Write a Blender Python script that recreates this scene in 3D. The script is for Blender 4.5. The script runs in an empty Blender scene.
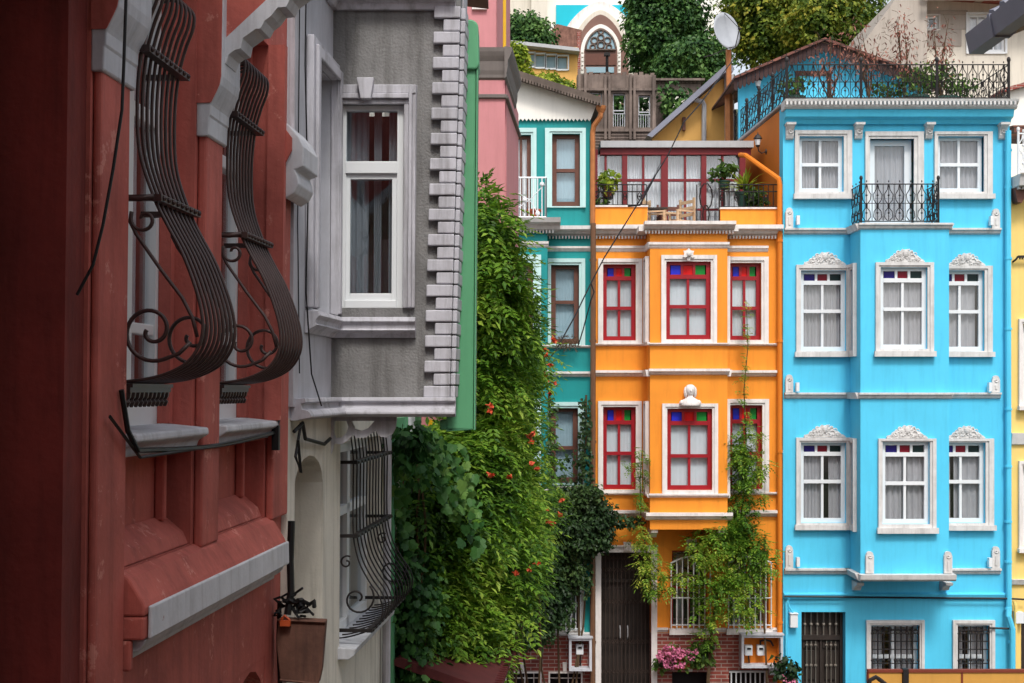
import bpy, bmesh, math, random
from math import sin, cos, pi, radians, sqrt, atan2
random.seed(7)
F = 1400.0; H = 6.4                      # focal length in px, eye height in m
scene = bpy.context.scene
col = scene.collection
OFF = {}                                 # object name -> origin used for its vertices

def W(px, py, Y):                        # a point of the place seen at px,py at depth Y
    return ((px-512)*Y/F, Y, H+(390-py)*Y/F)
def S(r, g, b):                          # sRGB 0..255 -> linear
    return tuple((c/255/12.92) if c/255 <= .04045 else ((c/255+.055)/1.055)**2.4 for c in (r, g, b))

# ---------------------------------------------------------------- materials
def new_mat(name):
    m = bpy.data.materials.new(name); m.use_nodes = True
    nt = m.node_tree; nt.nodes.clear()
    out = nt.nodes.new('ShaderNodeOutputMaterial')
    return m, nt, out
def N(nt, t, **kw):
    n = nt.nodes.new(t)
    for k, v in kw.items():
        if k in n.inputs.keys() if isinstance(k, str) else False: n.inputs[k].default_value = v
        else: setattr(n, k, v)
    return n
def paint(name, c, rough=.75, var=.12, scale=2.5, bump=.25, bscale=60, dirt=None, streak=0., metal=0., peel=None, peelamt=.0, spec=.35, dist=.004):
    m, nt, out = new_mat(name); L = nt.links
    p = N(nt, 'ShaderNodeBsdfPrincipled'); p.inputs['Roughness'].default_value = rough
    p.inputs['Metallic'].default_value = metal; p.inputs['Specular IOR Level'].default_value = spec
    tc = N(nt, 'ShaderNodeTexCoord')
    n1 = N(nt, 'ShaderNodeTexNoise'); n1.inputs['Scale'].default_value = scale; n1.inputs['Detail'].default_value = 8; n1.inputs['Roughness'].default_value = .65
    L.new(tc.outputs['Object'], n1.inputs['Vector'])
    r = N(nt, 'ShaderNodeMapRange'); r.inputs['From Min'].default_value = .3; r.inputs['From Max'].default_value = .7
    r.inputs['To Min'].default_value = 1-var; r.inputs['To Max'].default_value = 1+var
    L.new(n1.outputs['Fac'], r.inputs['Value'])
    mu = N(nt, 'ShaderNodeVectorMath', operation='SCALE'); mu.inputs[0].default_value = c
    L.new(r.outputs['Result'], mu.inputs['Scale'])
    last = mu.outputs['Vector']
    if streak > 0:
        mp = N(nt, 'ShaderNodeMapping'); mp.inputs['Scale'].default_value = (6, 6, .55)
        n2 = N(nt, 'ShaderNodeTexNoise'); n2.inputs['Scale'].default_value = 1.6; n2.inputs['Detail'].default_value = 7; n2.inputs['Roughness'].default_value = .7
        L.new(tc.outputs['Object'], mp.inputs['Vector']); L.new(mp.outputs['Vector'], n2.inputs['Vector'])
        r2 = N(nt, 'ShaderNodeMapRange'); r2.inputs['From Min'].default_value = .48; r2.inputs['From Max'].default_value = .78
        r2.inputs['To Max'].default_value = streak; L.new(n2.outputs['Fac'], r2.inputs['Value'])
        mx = N(nt, 'ShaderNodeMix', data_type='RGBA'); L.new(r2.outputs['Result'], mx.inputs['Factor'])
        L.new(last, mx.inputs['A']); mx.inputs['B'].default_value = (*(dirt or (c[0]*.35, c[1]*.35, c[2]*.35)), 1)
        last = mx.outputs['Result']
    if peel:
        n3 = N(nt, 'ShaderNodeTexNoise'); n3.inputs['Scale'].default_value = 5.5; n3.inputs['Detail'].default_value = 10; n3.inputs['Roughness'].default_value = .75
        L.new(tc.outputs['Object'], n3.inputs['Vector'])
        r3 = N(nt, 'ShaderNodeMapRange'); r3.inputs['From Min'].default_value = .66-peelamt; r3.inputs['From Max'].default_value = .69-peelamt
        L.new(n3.outputs['Fac'], r3.inputs['Value'])
        mx = N(nt, 'ShaderNodeMix', data_type='RGBA'); L.new(r3.outputs['Result'], mx.inputs['Factor'])
        L.new(last, mx.inputs['A']); mx.inputs['B'].default_value = (*peel, 1); last = mx.outputs['Result']
    L.new(last, p.inputs['Base Color'])
    if bump > 0:
        n4 = N(nt, 'ShaderNodeTexNoise'); n4.inputs['Scale'].default_value = bscale; n4.inputs['Detail'].default_value = 6
        L.new(tc.outputs['Object'], n4.inputs['Vector'])
        b = N(nt, 'ShaderNodeBump'); b.inputs['Strength'].default_value = bump; b.inputs['Distance'].default_value = dist
        L.new(n4.outputs['Fac'], b.inputs['Height']); L.new(b.outputs['Normal'], p.inputs['Normal'])
    L.new(p.outputs['BSDF'], out.inputs['Surface'])
    return m
def brick(name, c1, c2, mortar, w=.22, h=.07, var=.3):
    m, nt, out = new_mat(name); L = nt.links
    p = N(nt, 'ShaderNodeBsdfPrincipled'); p.inputs['Roughness'].default_value = .9
    tc = N(nt, 'ShaderNodeTexCoord'); sp = N(nt, 'ShaderNodeSeparateXYZ'); L.new(tc.outputs['Object'], sp.inputs[0])
    ad = N(nt, 'ShaderNodeMath', operation='ADD'); L.new(sp.outputs['X'], ad.inputs[0]); L.new(sp.outputs['Y'], ad.inputs[1])
    cb = N(nt, 'ShaderNodeCombineXYZ'); L.new(ad.outputs[0], cb.inputs['X']); L.new(sp.outputs['Z'], cb.inputs['Y'])
    br = N(nt, 'ShaderNodeTexBrick'); br.inputs['Scale'].default_value = 1; br.inputs['Brick Width'].default_value = w; br.inputs['Row Height'].default_value = h
    br.inputs['Mortar Size'].default_value = h*.11; br.inputs['Color1'].default_value = (*c1, 1); br.inputs['Color2'].default_value = (*c2, 1); br.inputs['Mortar'].default_value = (*mortar, 1)
    L.new(cb.outputs[0], br.inputs['Vector'])
    n = N(nt, 'ShaderNodeTexNoise'); n.inputs['Scale'].default_value = 4; n.inputs['Detail'].default_value = 8; L.new(tc.outputs['Object'], n.inputs['Vector'])
    r = N(nt, 'ShaderNodeMapRange'); r.inputs['From Min'].default_value = .3; r.inputs['From Max'].default_value = .7; r.inputs['To Min'].default_value = 1-var; r.inputs['To Max'].default_value = 1+var
    L.new(n.outputs['Fac'], r.inputs['Value'])
    mu = N(nt, 'ShaderNodeVectorMath', operation='SCALE'); L.new(br.outputs['Color'], mu.inputs[0]); L.new(r.outputs['Result'], mu.inputs['Scale'])
    L.new(mu.outputs['Vector'], p.inputs['Base Color'])
    b = N(nt, 'ShaderNodeBump'); b.inputs['Strength'].default_value = .5; b.inputs['Distance'].default_value = .01; b.invert = True
    L.new(br.outputs['Fac'], b.inputs['Height']); L.new(b.outputs['Normal'], p.inputs['Normal'])
    L.new(p.outputs['BSDF'], out.inputs['Surface'])
    return m
def leafmat(name, cols, trans=.35):
    m, nt, out = new_mat(name); L = nt.links
    g = N(nt, 'ShaderNodeNewGeometry'); cr = N(nt, 'ShaderNodeValToRGB')
    tc = N(nt, 'ShaderNodeTexCoord'); n = N(nt, 'ShaderNodeTexNoise'); n.inputs['Scale'].default_value = 1.1; n.inputs['Detail'].default_value = 3
    L.new(tc.outputs['Object'], n.inputs['Vector'])
    r = N(nt, 'ShaderNodeMapRange'); r.inputs['From Min'].default_value = .35; r.inputs['From Max'].default_value = .65; L.new(n.outputs['Fac'], r.inputs['Value'])
    mm = N(nt, 'ShaderNodeMix', data_type='FLOAT'); mm.inputs['Factor'].default_value = .5
    L.new(g.outputs['Random Per Island'], mm.inputs['A']); L.new(r.outputs['Result'], mm.inputs['B']); L.new(mm.outputs['Result'], cr.inputs['Fac'])
    e = cr.color_ramp.elements
    while len(e) < len(cols): e.new(.5)
    for i, c in enumerate(cols):
        e[i].position = .12+.76*i/(len(cols)-1); e[i].color = (*c, 1)
    p = N(nt, 'ShaderNodeBsdfPrincipled'); p.inputs['Roughness'].default_value = .5; p.inputs['Specular IOR Level'].default_value = .3
    t = N(nt, 'ShaderNodeBsdfTranslucent'); mx = N(nt, 'ShaderNodeMixShader'); mx.inputs[0].default_value = trans
    L.new(cr.outputs['Color'], p.inputs['Base Color']); L.new(cr.outputs['Color'], t.inputs['Color'])
    L.new(p.outputs['BSDF'], mx.inputs[1]); L.new(t.outputs['BSDF'], mx.inputs[2]); L.new(mx.outputs[0], out.inputs['Surface'])
    return m
def glassmat(name, refl=.12, tint=(.9, .95, .95), rough=.02):
    m, nt, out = new_mat(name); L = nt.links
    fr = N(nt, 'ShaderNodeLayerWeight'); fr.inputs['Blend'].default_value = .5
    pw = N(nt, 'ShaderNodeMath', operation='POWER'); pw.inputs[1].default_value = 5; L.new(fr.outputs['Facing'], pw.inputs[0])
    ad = N(nt, 'ShaderNodeMath', operation='MULTIPLY_ADD'); ad.inputs[1].default_value = .9; ad.inputs[2].default_value = refl+.04; L.new(pw.outputs[0], ad.inputs[0])
    gl = N(nt, 'ShaderNodeBsdfGlossy'); gl.inputs['Roughness'].default_value = rough
    tr = N(nt, 'ShaderNodeBsdfTransparent'); tr.inputs['Color'].default_value = (*tint, 1)
    mx = N(nt, 'ShaderNodeMixShader'); L.new(ad.outputs[0], mx.inputs[0]); L.new(tr.outputs[0], mx.inputs[1]); L.new(gl.outputs[0], mx.inputs[2])
    L.new(mx.outputs[0], out.inputs['Surface'])
    return m

M = {}
M['blue'] = paint('blue_paint', S(84, 200, 236), .65, .07, .9, .15, 90, dirt=S(52, 150, 186), streak=.32)
M['blue_stone'] = paint('grey_stone_trim', S(210, 208, 206), .8, .12, 5, .25, 70, dirt=S(126, 120, 114), streak=.5)
M['orange'] = paint('orange_paint', S(236, 146, 42), .7, .08, 1.2, .15, 80, dirt=S(184, 104, 30), streak=.38)
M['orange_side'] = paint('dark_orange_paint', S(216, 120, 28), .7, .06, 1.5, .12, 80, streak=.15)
M['white'] = paint('white_trim_paint', S(226, 220, 216), .65, .1, 5, .2, 60, dirt=S(140, 128, 114), streak=.45)
M['pvc'] = paint('white_window_paint', S(225, 228, 230), .35, .02, 5, 0)
M['burg'] = paint('burgundy_paint', S(150, 26, 36), .4, .1, 5, .08, 60)
M['teal'] = paint('teal_paint', S(20, 140, 140), .6, .1, 1.3, .15, 80, dirt=S(6, 90, 92), streak=.25)
M['mint'] = paint('pale_mint_trim', S(190, 222, 220), .6, .05, 4, .1, 60, streak=.1)
M['brownwood'] = paint('brown_window_wood', S(104, 66, 54), .6, .15, 8, .15, 60)
M['yellow'] = paint('yellow_paint', S(240, 206, 122), .7, .06, 2, .15, 80, streak=.12)
M['red'] = paint('brick_red_paint', S(178, 94, 84), .8, .26, 2.2, .8, 34, dirt=S(112, 58, 52), streak=.6, peel=S(198, 128, 116), peelamt=.07)
M['whiteworn'] = paint('worn_white_paint', S(196, 198, 204), .7, .1, 6, .35, 50, dirt=S(96, 92, 92), streak=.5, peel=S(150, 96, 90), peelamt=.0)
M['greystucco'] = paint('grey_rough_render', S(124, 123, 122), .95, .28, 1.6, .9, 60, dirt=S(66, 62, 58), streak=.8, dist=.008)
M['lilac'] = paint('pale_grey_stone_paint', S(192, 191, 198), .8, .16, 3, .5, 40, dirt=S(92, 88, 84), streak=.8)
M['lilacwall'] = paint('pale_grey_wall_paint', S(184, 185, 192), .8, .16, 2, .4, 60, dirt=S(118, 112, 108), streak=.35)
M['cream'] = paint('dirty_cream_plaster', S(216, 211, 200), .9, .1, 2.5, .6, 45, dirt=S(110, 104, 92), streak=.6)
M['roughplaster'] = paint('rough_cast_plaster', S(200, 196, 184), .95, .15, 3, 1, 30, dirt=S(110, 104, 92), streak=.3, dist=.03)
M['green'] = paint('green_paint', S(92, 158, 116), .5, .08, 1.6, .12, 50, dirt=S(60, 120, 84), streak=.25)
M['pink'] = paint('pink_paint', S(204, 136, 140), .75, .06, 2, .2, 60, dirt=S(150, 96, 96), streak=.3)
M['stonedark'] = paint('grey_cornice_paint', S(112, 104, 100), .7, .12, 4, .2, 40, streak=.3)
M['iron'] = paint('black_iron', S(44, 40, 40), .5, .2, 20, .1, 120, metal=.3)
M['ironbrown'] = paint('brown_painted_iron', S(66, 50, 48), .42, .2, 14, .15, 120, metal=.25, spec=.5)
M['copper'] = paint('copper_pipe', S(176, 112, 66), .5, .2, 6, .1, 60, metal=.3)
M['brownpipe'] = paint('brown_pipe_paint', S(110, 78, 56), .55, .2, 6, .1, 60)
M['brick'] = brick('red_brick', S(150, 74, 62), S(128, 58, 50), S(170, 150, 140))
M['rooftile'] = brick('brown_roof_tiles', S(128, 82, 70), S(104, 66, 58), S(60, 42, 38), .2, .12, .35)
M['boards'] = brick('brown_gable_boards', S(128, 88, 80), S(112, 74, 68), S(60, 40, 38), .14, 4., .2)
M['curtain_white'] = paint('white_net_curtain', S(214, 217, 220), .9, .04, 3, 0)
M['blind'] = paint('pale_blind_fabric', S(200, 211, 216), .9, .03, 3, 0)
M['curtain_grey'] = paint('grey_net_curtain', S(160, 160, 164), .9, .08, 3, 0)
M['curtain_blue'] = paint('pale_blue_blind', S(152, 180, 192), .9, .05, 3, 0)
M['dark'] = paint('dark_room', S(38, 36, 38), .9, .2, 2, 0)
M['glass'] = glassmat('window_glass', .06, (.98, .99, 1.))
M['glass_refl'] = glassmat('shiny_window_glass', .1, (.86, .9, .92))
M['gl_blue'] = paint('blue_stained_glass', S(44, 50, 190), .3, .1, 9, .05, 60, spec=.2)
M['gl_red'] = paint('red_stained_glass', S(205, 26, 26), .3, .1, 9, .05, 60, spec=.2)
M['gl_green'] = paint('green_stained_glass', S(30, 128, 52), .3, .1, 9, .05, 60, spec=.2)
M['gl_dblue'] = paint('deep_blue_stained_glass', S(34, 22, 108), .3, .1, 9, .05, 60, spec=.2)
M['gl_dred'] = paint('deep_red_stained_glass', S(122, 12, 36), .3, .1, 9, .05, 60, spec=.2)
M['gl_dgreen'] = paint('dark_green_stained_glass', S(22, 44, 44), .3, .1, 9, .05, 60, spec=.2)
M['doordark'] = paint('dark_brown_door', S(52, 44, 40), .5, .2, 6, .1, 50)
M['woodruin'] = paint('weathered_grey_timber', S(118, 104, 96), .95, .5, 1.5, .6, 25, dirt=S(52, 46, 44), streak=.8)
M['beige'] = paint('beige_render', S(218, 210, 196), .9, .08, .6, .2, 30, dirt=S(150, 140, 126), streak=.4)
M['beigegrey'] = paint('grey_beige_render', S(176, 166, 156), .9, .1, .6, .2, 30, dirt=S(110, 100, 90), streak=.4)
M['ochre'] = paint('ochre_wall_paint', S(222, 172, 96), .8, .06, 1, .15, 40, streak=.2)
M['cyanpaint'] = paint('cyan_paint', S(24, 186, 206), .7, .05, 2, 0)
M['offwhite'] = paint('off_white_stone', S(240, 236, 228), .85, .06, 1, .15, 20, streak=.15)
M['umber'] = paint('brown_stone', S(128, 98, 88), .85, .12, 2, .2, 20)
M['slate'] = paint('dark_grey_gutter', S(128, 130, 144), .5, .1, 3, .1, 30)
M['tin'] = paint('grey_flashing', S(176, 176, 178), .55, .08, 4, .1, 30, streak=.3)
M['dish'] = paint('pale_grey_dish', S(168, 172, 178), .5, .06, 5, 0)
M['rust'] = paint('rusty_board', S(104, 72, 60), .85, .3, 7, .5, 40, dirt=S(44, 32, 30), streak=.7)
M['terracotta'] = paint('terracotta', S(166, 84, 58), .85, .15, 8, .2, 40)
M['potgreen'] = paint('dark_green_pot', S(40, 72, 62), .6, .15, 8, .1, 40)
M['chairwood'] = paint('pale_wood', S(196, 168, 136), .6, .15, 9, .1, 40)
M['plasticorange'] = paint('orange_plastic', S(188, 84, 44), .5, .05, 9, 0)
M['awning'] = paint('burgundy_corrugated_sheet', S(84, 34, 36), .6, .2, 5, .1, 40, streak=.3)
M['asphalt'] = paint('asphalt', (.05, .05, .05), .9, .2, 2, .5, 50)
M['paving'] = brick('stone_paving', (.24, .23, .21), (.2, .19, .18), (.08, .08, .08), .3, .2)
M['oldtiles'] = paint('old_brown_tiles', S(128, 92, 80), .95, .55, 4, .6, 8, dirt=S(70, 50, 44), streak=.6)
M['brownroof'] = paint('brown_sheet_roof', S(96, 84, 76), .8, .25, 3, .4, 20, streak=.4)
M['red_shaded'] = paint('red_render_shade_in_colour', S(112, 44, 38), .9, .3, 2., .8, 30, dirt=S(56, 24, 22), streak=.7)  # red render with the near side face's shade put into its colour
M['darkburg'] = paint('dark_red_brown_paint', S(120, 34, 40), .5, .15, 5, .1, 60)
M['earth'] = paint('hill_ground', (.08, .1, .05), .95, .4, .5, .5, 5)
M['hoard'] = paint('ochre_hoarding', S(206, 152, 72), .6, .06, 3, .1, 30, streak=.15)
M['cable'] = paint('black_cable', S(20, 20, 22), .5, .1, 9, 0)
M['yellowpipe'] = paint('yellow_gas_pipe', S(226, 176, 40), .4, .06, 9, 0)
M['stem'] = paint('vine_stem', S(84, 66, 46), .9, .2, 9, .4, 40)
M['bark'] = paint('tree_bark', S(86, 70, 56), .95, .25, 3, .6, 20)
M['flower_orange'] = paint('orange_red_petals', S(206, 88, 56), .6, .25, 9, 0)
M['flower_pink'] = paint('pink_petals', S(196, 110, 142), .6, .3, 9, 0)
M['leaf_vine'] = leafmat('trumpet_vine_leaves', [S(46, 84, 28), S(86, 128, 38), S(124, 164, 50), S(168, 192, 76)])
M['leaf_grape'] = leafmat('grapevine_leaves', [S(34, 70, 36), S(54, 98, 48), S(80, 128, 62), S(124, 164, 80)])
M['leaf_ivy'] = leafmat('dark_ivy_leaves', [S(26, 48, 26), S(42, 66, 34), S(58, 84, 42), S(78, 100, 52)], .25)
M['leaf_wist'] = leafmat('wisteria_leaves', [S(50, 88, 24), S(86, 128, 36), S(122, 158, 48), S(176, 184, 74)])
M['leaf_tree_dark'] = leafmat('dark_tree_leaves', [S(32, 60, 30), S(52, 88, 42), S(78, 114, 54), S(104, 136, 68)], .2)
M['leaf_tree_yellow'] = leafmat('yellow_green_tree_leaves', [S(52, 80, 30), S(90, 114, 40), S(132, 146, 52), S(178, 168, 62)])
M['leaf_light'] = leafmat('light_shrub_leaves', [S(70, 96, 26), S(120, 146, 40), S(168, 180, 60), S(196, 196, 84)])
M['leaf_red'] = leafmat('dry_red_leaves', [S(110, 62, 52), S(150, 92, 78), S(180, 124, 106), S(196, 150, 132)])
M['leaf_pot'] = leafmat('pot_plant_leaves', [S(38, 66, 30), S(66, 96, 38), S(96, 126, 50), S(130, 150, 70)])

# ---------------------------------------------------------------- mesh builder
ID = lambda a, b, c: (a, b, c)
def FM(Y): return lambda a, b, c: ((a-512)*Y/F, Y-c, H+(390-b)*Y/F)      # a wall facing the square, a/b measured on it
def LM(X0, lean=0.): return lambda a, b, c: (X0+.068*a+c*.9977+lean*b, a-.0678*c, H+b)   # a wall of the left street (a = depth, b = height from the eye)
def SM(X, sg): return lambda a, b, c: (X+sg*c, a, H+b)
class MB:
    def __init__(s, mp=ID): s.v = []; s.f = []; s.mp = mp
    def map(s, mp): s.mp = mp; return s
    def quad(s, pts, raw=False):
        n = len(s.v); s.v += [p if raw else s.mp(*p) for p in pts]; s.f.append(tuple(range(n, n+len(pts))))
    def box(s, a0, a1, b0, b1, c0, c1):
        n = len(s.v)
        for a in (a0, a1):
            for b in (b0, b1):
                for c in (c0, c1): s.v.append(s.mp(a, b, c))
        for q in ((0, 1, 3, 2), (4, 6, 7, 5), (0, 4, 5, 1), (2, 3, 7, 6), (0, 2, 6, 4), (1, 5, 7, 3)): s.f.append(tuple(n+i for i in q))
        return s
    def prism(s, poly, c0, c1):                       # poly in (a,b)
        n = len(s.v); k = len(poly)
        for c in (c0, c1): s.v += [s.mp(a, b, c) for a, b in poly]
        s.f.append(tuple(n+i for i in range(k))); s.f.append(tuple(n+k+i for i in reversed(range(k))))
        for i in range(k): s.f.append((n+i, n+(i+1) % k, n+k+(i+1) % k, n+k+i))
        return s
    def mould(s, a0, a1, prof):                       # profile in (b,c) run along a
        n = len(s.v); k = len(prof)
        for a in (a0, a1): s.v += [s.mp(a, b, c) for b, c in prof]
        s.f.append(tuple(n+i for i in range(k))); s.f.append(tuple(n+k+i for i in reversed(range(k))))
        for i in range(k): s.f.append((n+i, n+(i+1) % k, n+k+(i+1) % k, n+k+i))
        return s
    def panel(s, a0, a1, b0, b1, holes, c1, c0):      # a wall with openings: front c1, back c0
        xs = sorted({a0, a1, *[h[0] for h in holes], *[h[1] for h in holes]}); ys = sorted({b0, b1, *[h[2] for h in holes], *[h[3] for h in holes]})
        xs = [x for x in xs if min(a0, a1) <= x <= max(a0, a1)]; ys = [y for y in ys if min(b0, b1) <= y <= max(b0, b1)]
        inh = lambda x, y: any(h[0] < x < h[1] and min(h[2], h[3]) < y < max(h[2], h[3]) for h in holes)
        solid = {}
        for i in range(len(xs)-1):
            for j in range(len(ys)-1): solid[i, j] = not inh((xs[i]+xs[i+1])/2, (ys[j]+ys[j+1])/2)
        for (i, j), ok in solid.items():
            if not ok: continue
            x0, x1, y0, y1 = xs[i], xs[i+1], ys[j], ys[j+1]
            s.quad([(x0, y0, c1), (x1, y0, c1), (x1, y1, c1), (x0, y1, c1)]); s.quad([(x0, y0, c0), (x0, y1, c0), (x1, y1, c0), (x1, y0, c0)])
            if not solid.get((i-1, j)): s.quad([(x0, y0, c0), (x0, y0, c1), (x0, y1, c1), (x0, y1, c0)])
            if not solid.get((i+1, j)): s.quad([(x1, y0, c1), (x1, y0, c0), (x1, y1, c0), (x1, y1, c1)])
            if not solid.get((i, j-1)): s.quad([(x0, y0, c0), (x1, y0, c0), (x1, y0, c1), (x0, y0, c1)])
            if not solid.get((i, j+1)): s.quad([(x0, y1, c1), (x1, y1, c1), (x1, y1, c0), (x0, y1, c0)])
        return s
    def tube(s, pts, r, n=6, raw=False):
        P = [p if raw else s.mp(*p) for p in pts]
        if not isinstance(r, (list, tuple)): r = [r]*len(P)
        base = len(s.v); prev = None
        for i, p in enumerate(P):
            a = P[max(i-1, 0)]; b = P[min(i+1, len(P)-1)]
            d = [b[k]-a[k] for k in range(3)]; l = sqrt(sum(x*x for x in d)) or 1; d = [x/l for x in d]
            if prev is None:
                up = (0, 0, 1) if abs(d[2]) < .9 else (1, 0, 0)
                u = (d[1]*up[2]-d[2]*up[1], d[2]*up[0]-d[0]*up[2], d[0]*up[1]-d[1]*up[0])
            else:
                dt = sum(prev[k]*d[k] for k in range(3)); u = tuple(prev[k]-dt*d[k] for k in range(3))
            l = sqrt(sum(x*x for x in u)) or 1; u = tuple(x/l for x in u); prev = u
            w = (d[1]*u[2]-d[2]*u[1], d[2]*u[0]-d[0]*u[2], d[0]*u[1]-d[1]*u[0])
            for k in range(n):
                t = 2*pi*k/n; s.v.append(tuple(p[q]+r[i]*(cos(t)*u[q]+sin(t)*w[q]) for q in range(3)))
        for i in range(len(P)-1):
            for k in range(n):
                k2 = (k+1) % n; s.f.append((base+i*n+k, base+i*n+k2, base+(i+1)*n+k2, base+(i+1)*n+k))
        s.f.append(tuple(base+k for k in reversed(range(n)))); s.f.append(tuple(base+(len(P)-1)*n+k for k in range(n)))
        return s
    def ball(s, c, r, nu=8, nv=5, raw=False):
        C = c if raw else s.mp(*c); rx, ry, rz = r if isinstance(r, (tuple, list)) else (r, r, r); b = len(s.v)
        for j in range(nv+1):
            ph = pi*j/nv
            for i in range(nu): t = 2*pi*i/nu; s.v.append((C[0]+rx*sin(ph)*cos(t), C[1]+ry*sin(ph)*sin(t), C[2]+rz*cos(ph)))
        for j in range(nv):
            for i in range(nu): i2 = (i+1) % nu; s.f.append((b+j*nu+i, b+(j+1)*nu+i, b+(j+1)*nu+i2, b+j*nu+i2))
        return s
    def lathe(s, c, prof, n=14, raw=True):            # prof (r,z) about vertical axis at world c
        C = c; b = len(s.v); k = len(prof)
        for r, z in prof:
            for i in range(n): t = 2*pi*i/n; s.v.append((C[0]+r*cos(t), C[1]+r*sin(t), C[2]+z))
        for j in range(k-1):
            for i in range(n): i2 = (i+1) % n; s.f.append((b+j*n+i, b+j*n+i2, b+(j+1)*n+i2, b+(j+1)*n+i))
        s.f.append(tuple(b+i for i in reversed(range(n)))); s.f.append(tuple(b+(k-1)*n+i for i in range(n)))
        return s
    def build(s, name, mat, parent=None, label=None, bevel=0, smooth=False, merge=True, origin=None, normals=True):
        if parent is not None: o0 = OFF[parent.name]
        elif origin is not None: o0 = origin
        else:
            xs = [v[0] for v in s.v]; ys = [v[1] for v in s.v]; zs = [v[2] for v in s.v]
            o0 = ((min(xs)+max(xs))/2, (min(ys)+max(ys))/2, min(zs))
        me = bpy.data.meshes.new(name); me.from_pydata([(v[0]-o0[0], v[1]-o0[1], v[2]-o0[2]) for v in s.v], [], s.f)
        if merge or normals:
            bm = bmesh.new(); bm.from_mesh(me)
            if merge: bmesh.ops.remove_doubles(bm, verts=bm.verts, dist=1e-5)
            if normals: bmesh.ops.recalc_face_normals(bm, faces=bm.faces)
            bm.to_mesh(me); bm.free()
        if smooth:
            for p in me.polygons: p.use_smooth = True
        me.materials.append(mat)
        o = bpy.data.objects.new(name, me); col.objects.link(o)
        if parent is not None: o.parent = parent
        else: o.location = o0
        OFF[o.name] = o0
        if label: o['label'] = label
        if bevel:
            b = o.modifiers.new('bevel', 'BEVEL'); b.width = bevel; b.segments = 2; b.limit_method = 'ANGLE'
        return o
def thing(name, label, cat, loc, group=None):
    o = bpy.data.objects.new(name, None); col.objects.link(o); o.location = loc; o.empty_display_size = .2
    o['label'] = label; o['category'] = cat; OFF[o.name] = tuple(loc)
    if group: o['group'] = group
    return o
def tag(o, label, cat, group=None):
    o['label'] = label; o['category'] = cat
    if group: o['group'] = group
    return o
def struct(o): o['kind'] = 'structure'; return o

def arc(cx, cy, r, t0, t1, n=10): return [(cx+r*cos(t0+(t1-t0)*i/n), cy+r*sin(t0+(t1-t0)*i/n)) for i in range(n+1)]
def spiral(cx, cy, r0, r1, t0, t1, n=26): return [(cx+(r0+(r1-r0)*i/n)*cos(t0+(t1-t0)*i/n), cy+(r0+(r1-r0)*i/n)*sin(t0+(t1-t0)*i/n)) for i in range(n+1)]

# pieces of foliage
def leaf(mb, p, d, up, L, Wd):                        # a pointed folded leaf, raw world coordinates
    sx = (d[1]*up[2]-d[2]*up[1], d[2]*up[0]-d[0]*up[2], d[0]*up[1]-d[1]*up[0])
    q = lambda a, b, c: tuple(p[k]+d[k]*a*L+sx[k]*b*Wd+up[k]*c*Wd for k in range(3))
    n = len(mb.v)
    mb.v += [q(0, 0, 0), q(.4, -.5, .18), q(1, 0, -.1), q(.4, .5, .18)]
    mb.f += [(n, n+1, n+2, n+3)]
def rnd_unit():
    z = random.uniform(-1, 1); t = random.uniform(0, 2*pi); r = sqrt(1-z*z); return (r*cos(t), r*sin(t), z)
def norm(v):
    l = sqrt(sum(x*x for x in v)) or 1; return tuple(x/l for x in v)
def cross(a, b): return (a[1]*b[2]-a[2]*b[1], a[2]*b[0]-a[0]*b[2], a[0]*b[1]-a[1]*b[0])
def sprig(mb, p, out, L, pairs=3, lf=.42, wd=.17, droop=.5):   # a pinnate leaf
    d = norm((out[0]+random.gauss(0, .35), out[1]+random.gauss(0, .35), out[2]-droop+random.gauss(0, .3)))
    sd = norm(cross(d, (0.01, 0, 1))); up = norm(cross(sd, d))
    for i in range(pairs):
        t = L*(.25+.6*i/pairs); b = (p[0]+d[0]*t, p[1]+d[1]*t, p[2]+d[2]*t - L*.25*(i/pairs)**2)
        for sg in (-1, 1):
            ld = norm((d[0]*.6+sd[0]*sg, d[1]*.6+sd[1]*sg, d[2]*.6+sd[2]*sg-.15))
            leaf(mb, b, ld, up, L*lf*(1-.25*i/pairs), L*wd)
    leaf(mb, (p[0]+d[0]*L*.85, p[1]+d[1]*L*.85, p[2]+d[2]*L*.85-L*.2), d, up, L*lf, L*wd)
def simple_leaf(mb, p, out, L, wd=.8, droop=.6):
    d = norm((out[0]*.6+random.gauss(0, .5), out[1]*.6+random.gauss(0, .5), -droop+random.gauss(0, .4)))
    up = norm((out[0]+random.gauss(0, .4), out[1]+random.gauss(0, .4), out[2]+.5+random.gauss(0, .4)))
    sx = norm(cross(d, up)); up = norm(cross(sx, d)); leaf(mb, p, d, up, L, L*wd)
def broad_leaf(mb, p, out, L):                        # lobed leaf: five points
    d = norm((out[0]*.5+random.gauss(0, .4), out[1]*.5+random.gauss(0, .4), -.8+random.gauss(0, .3)))
    up = norm((out[0]+random.gauss(0, .4), out[1]+random.gauss(0, .4), out[2]+.3+random.gauss(0, .4)))
    sx = norm(cross(d, up)); up = norm(cross(sx, d)); n = len(mb.v)
    prof = [(0, 0), (-.1, .3), (.15, .5), (.35, .36), (.6, .42), (.7, .2), (1, 0), (.7, -.2), (.6, -.42), (.35, -.36), (.15, -.5), (-.1, -.3)]
    for a, b in prof: mb.v.append(tuple(p[k]+d[k]*a*L+sx[k]*b*L+up[k]*(-.25*abs(b))*L for k in range(3)))
    mb.f.append(tuple(range(n, n+len(prof))))
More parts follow.
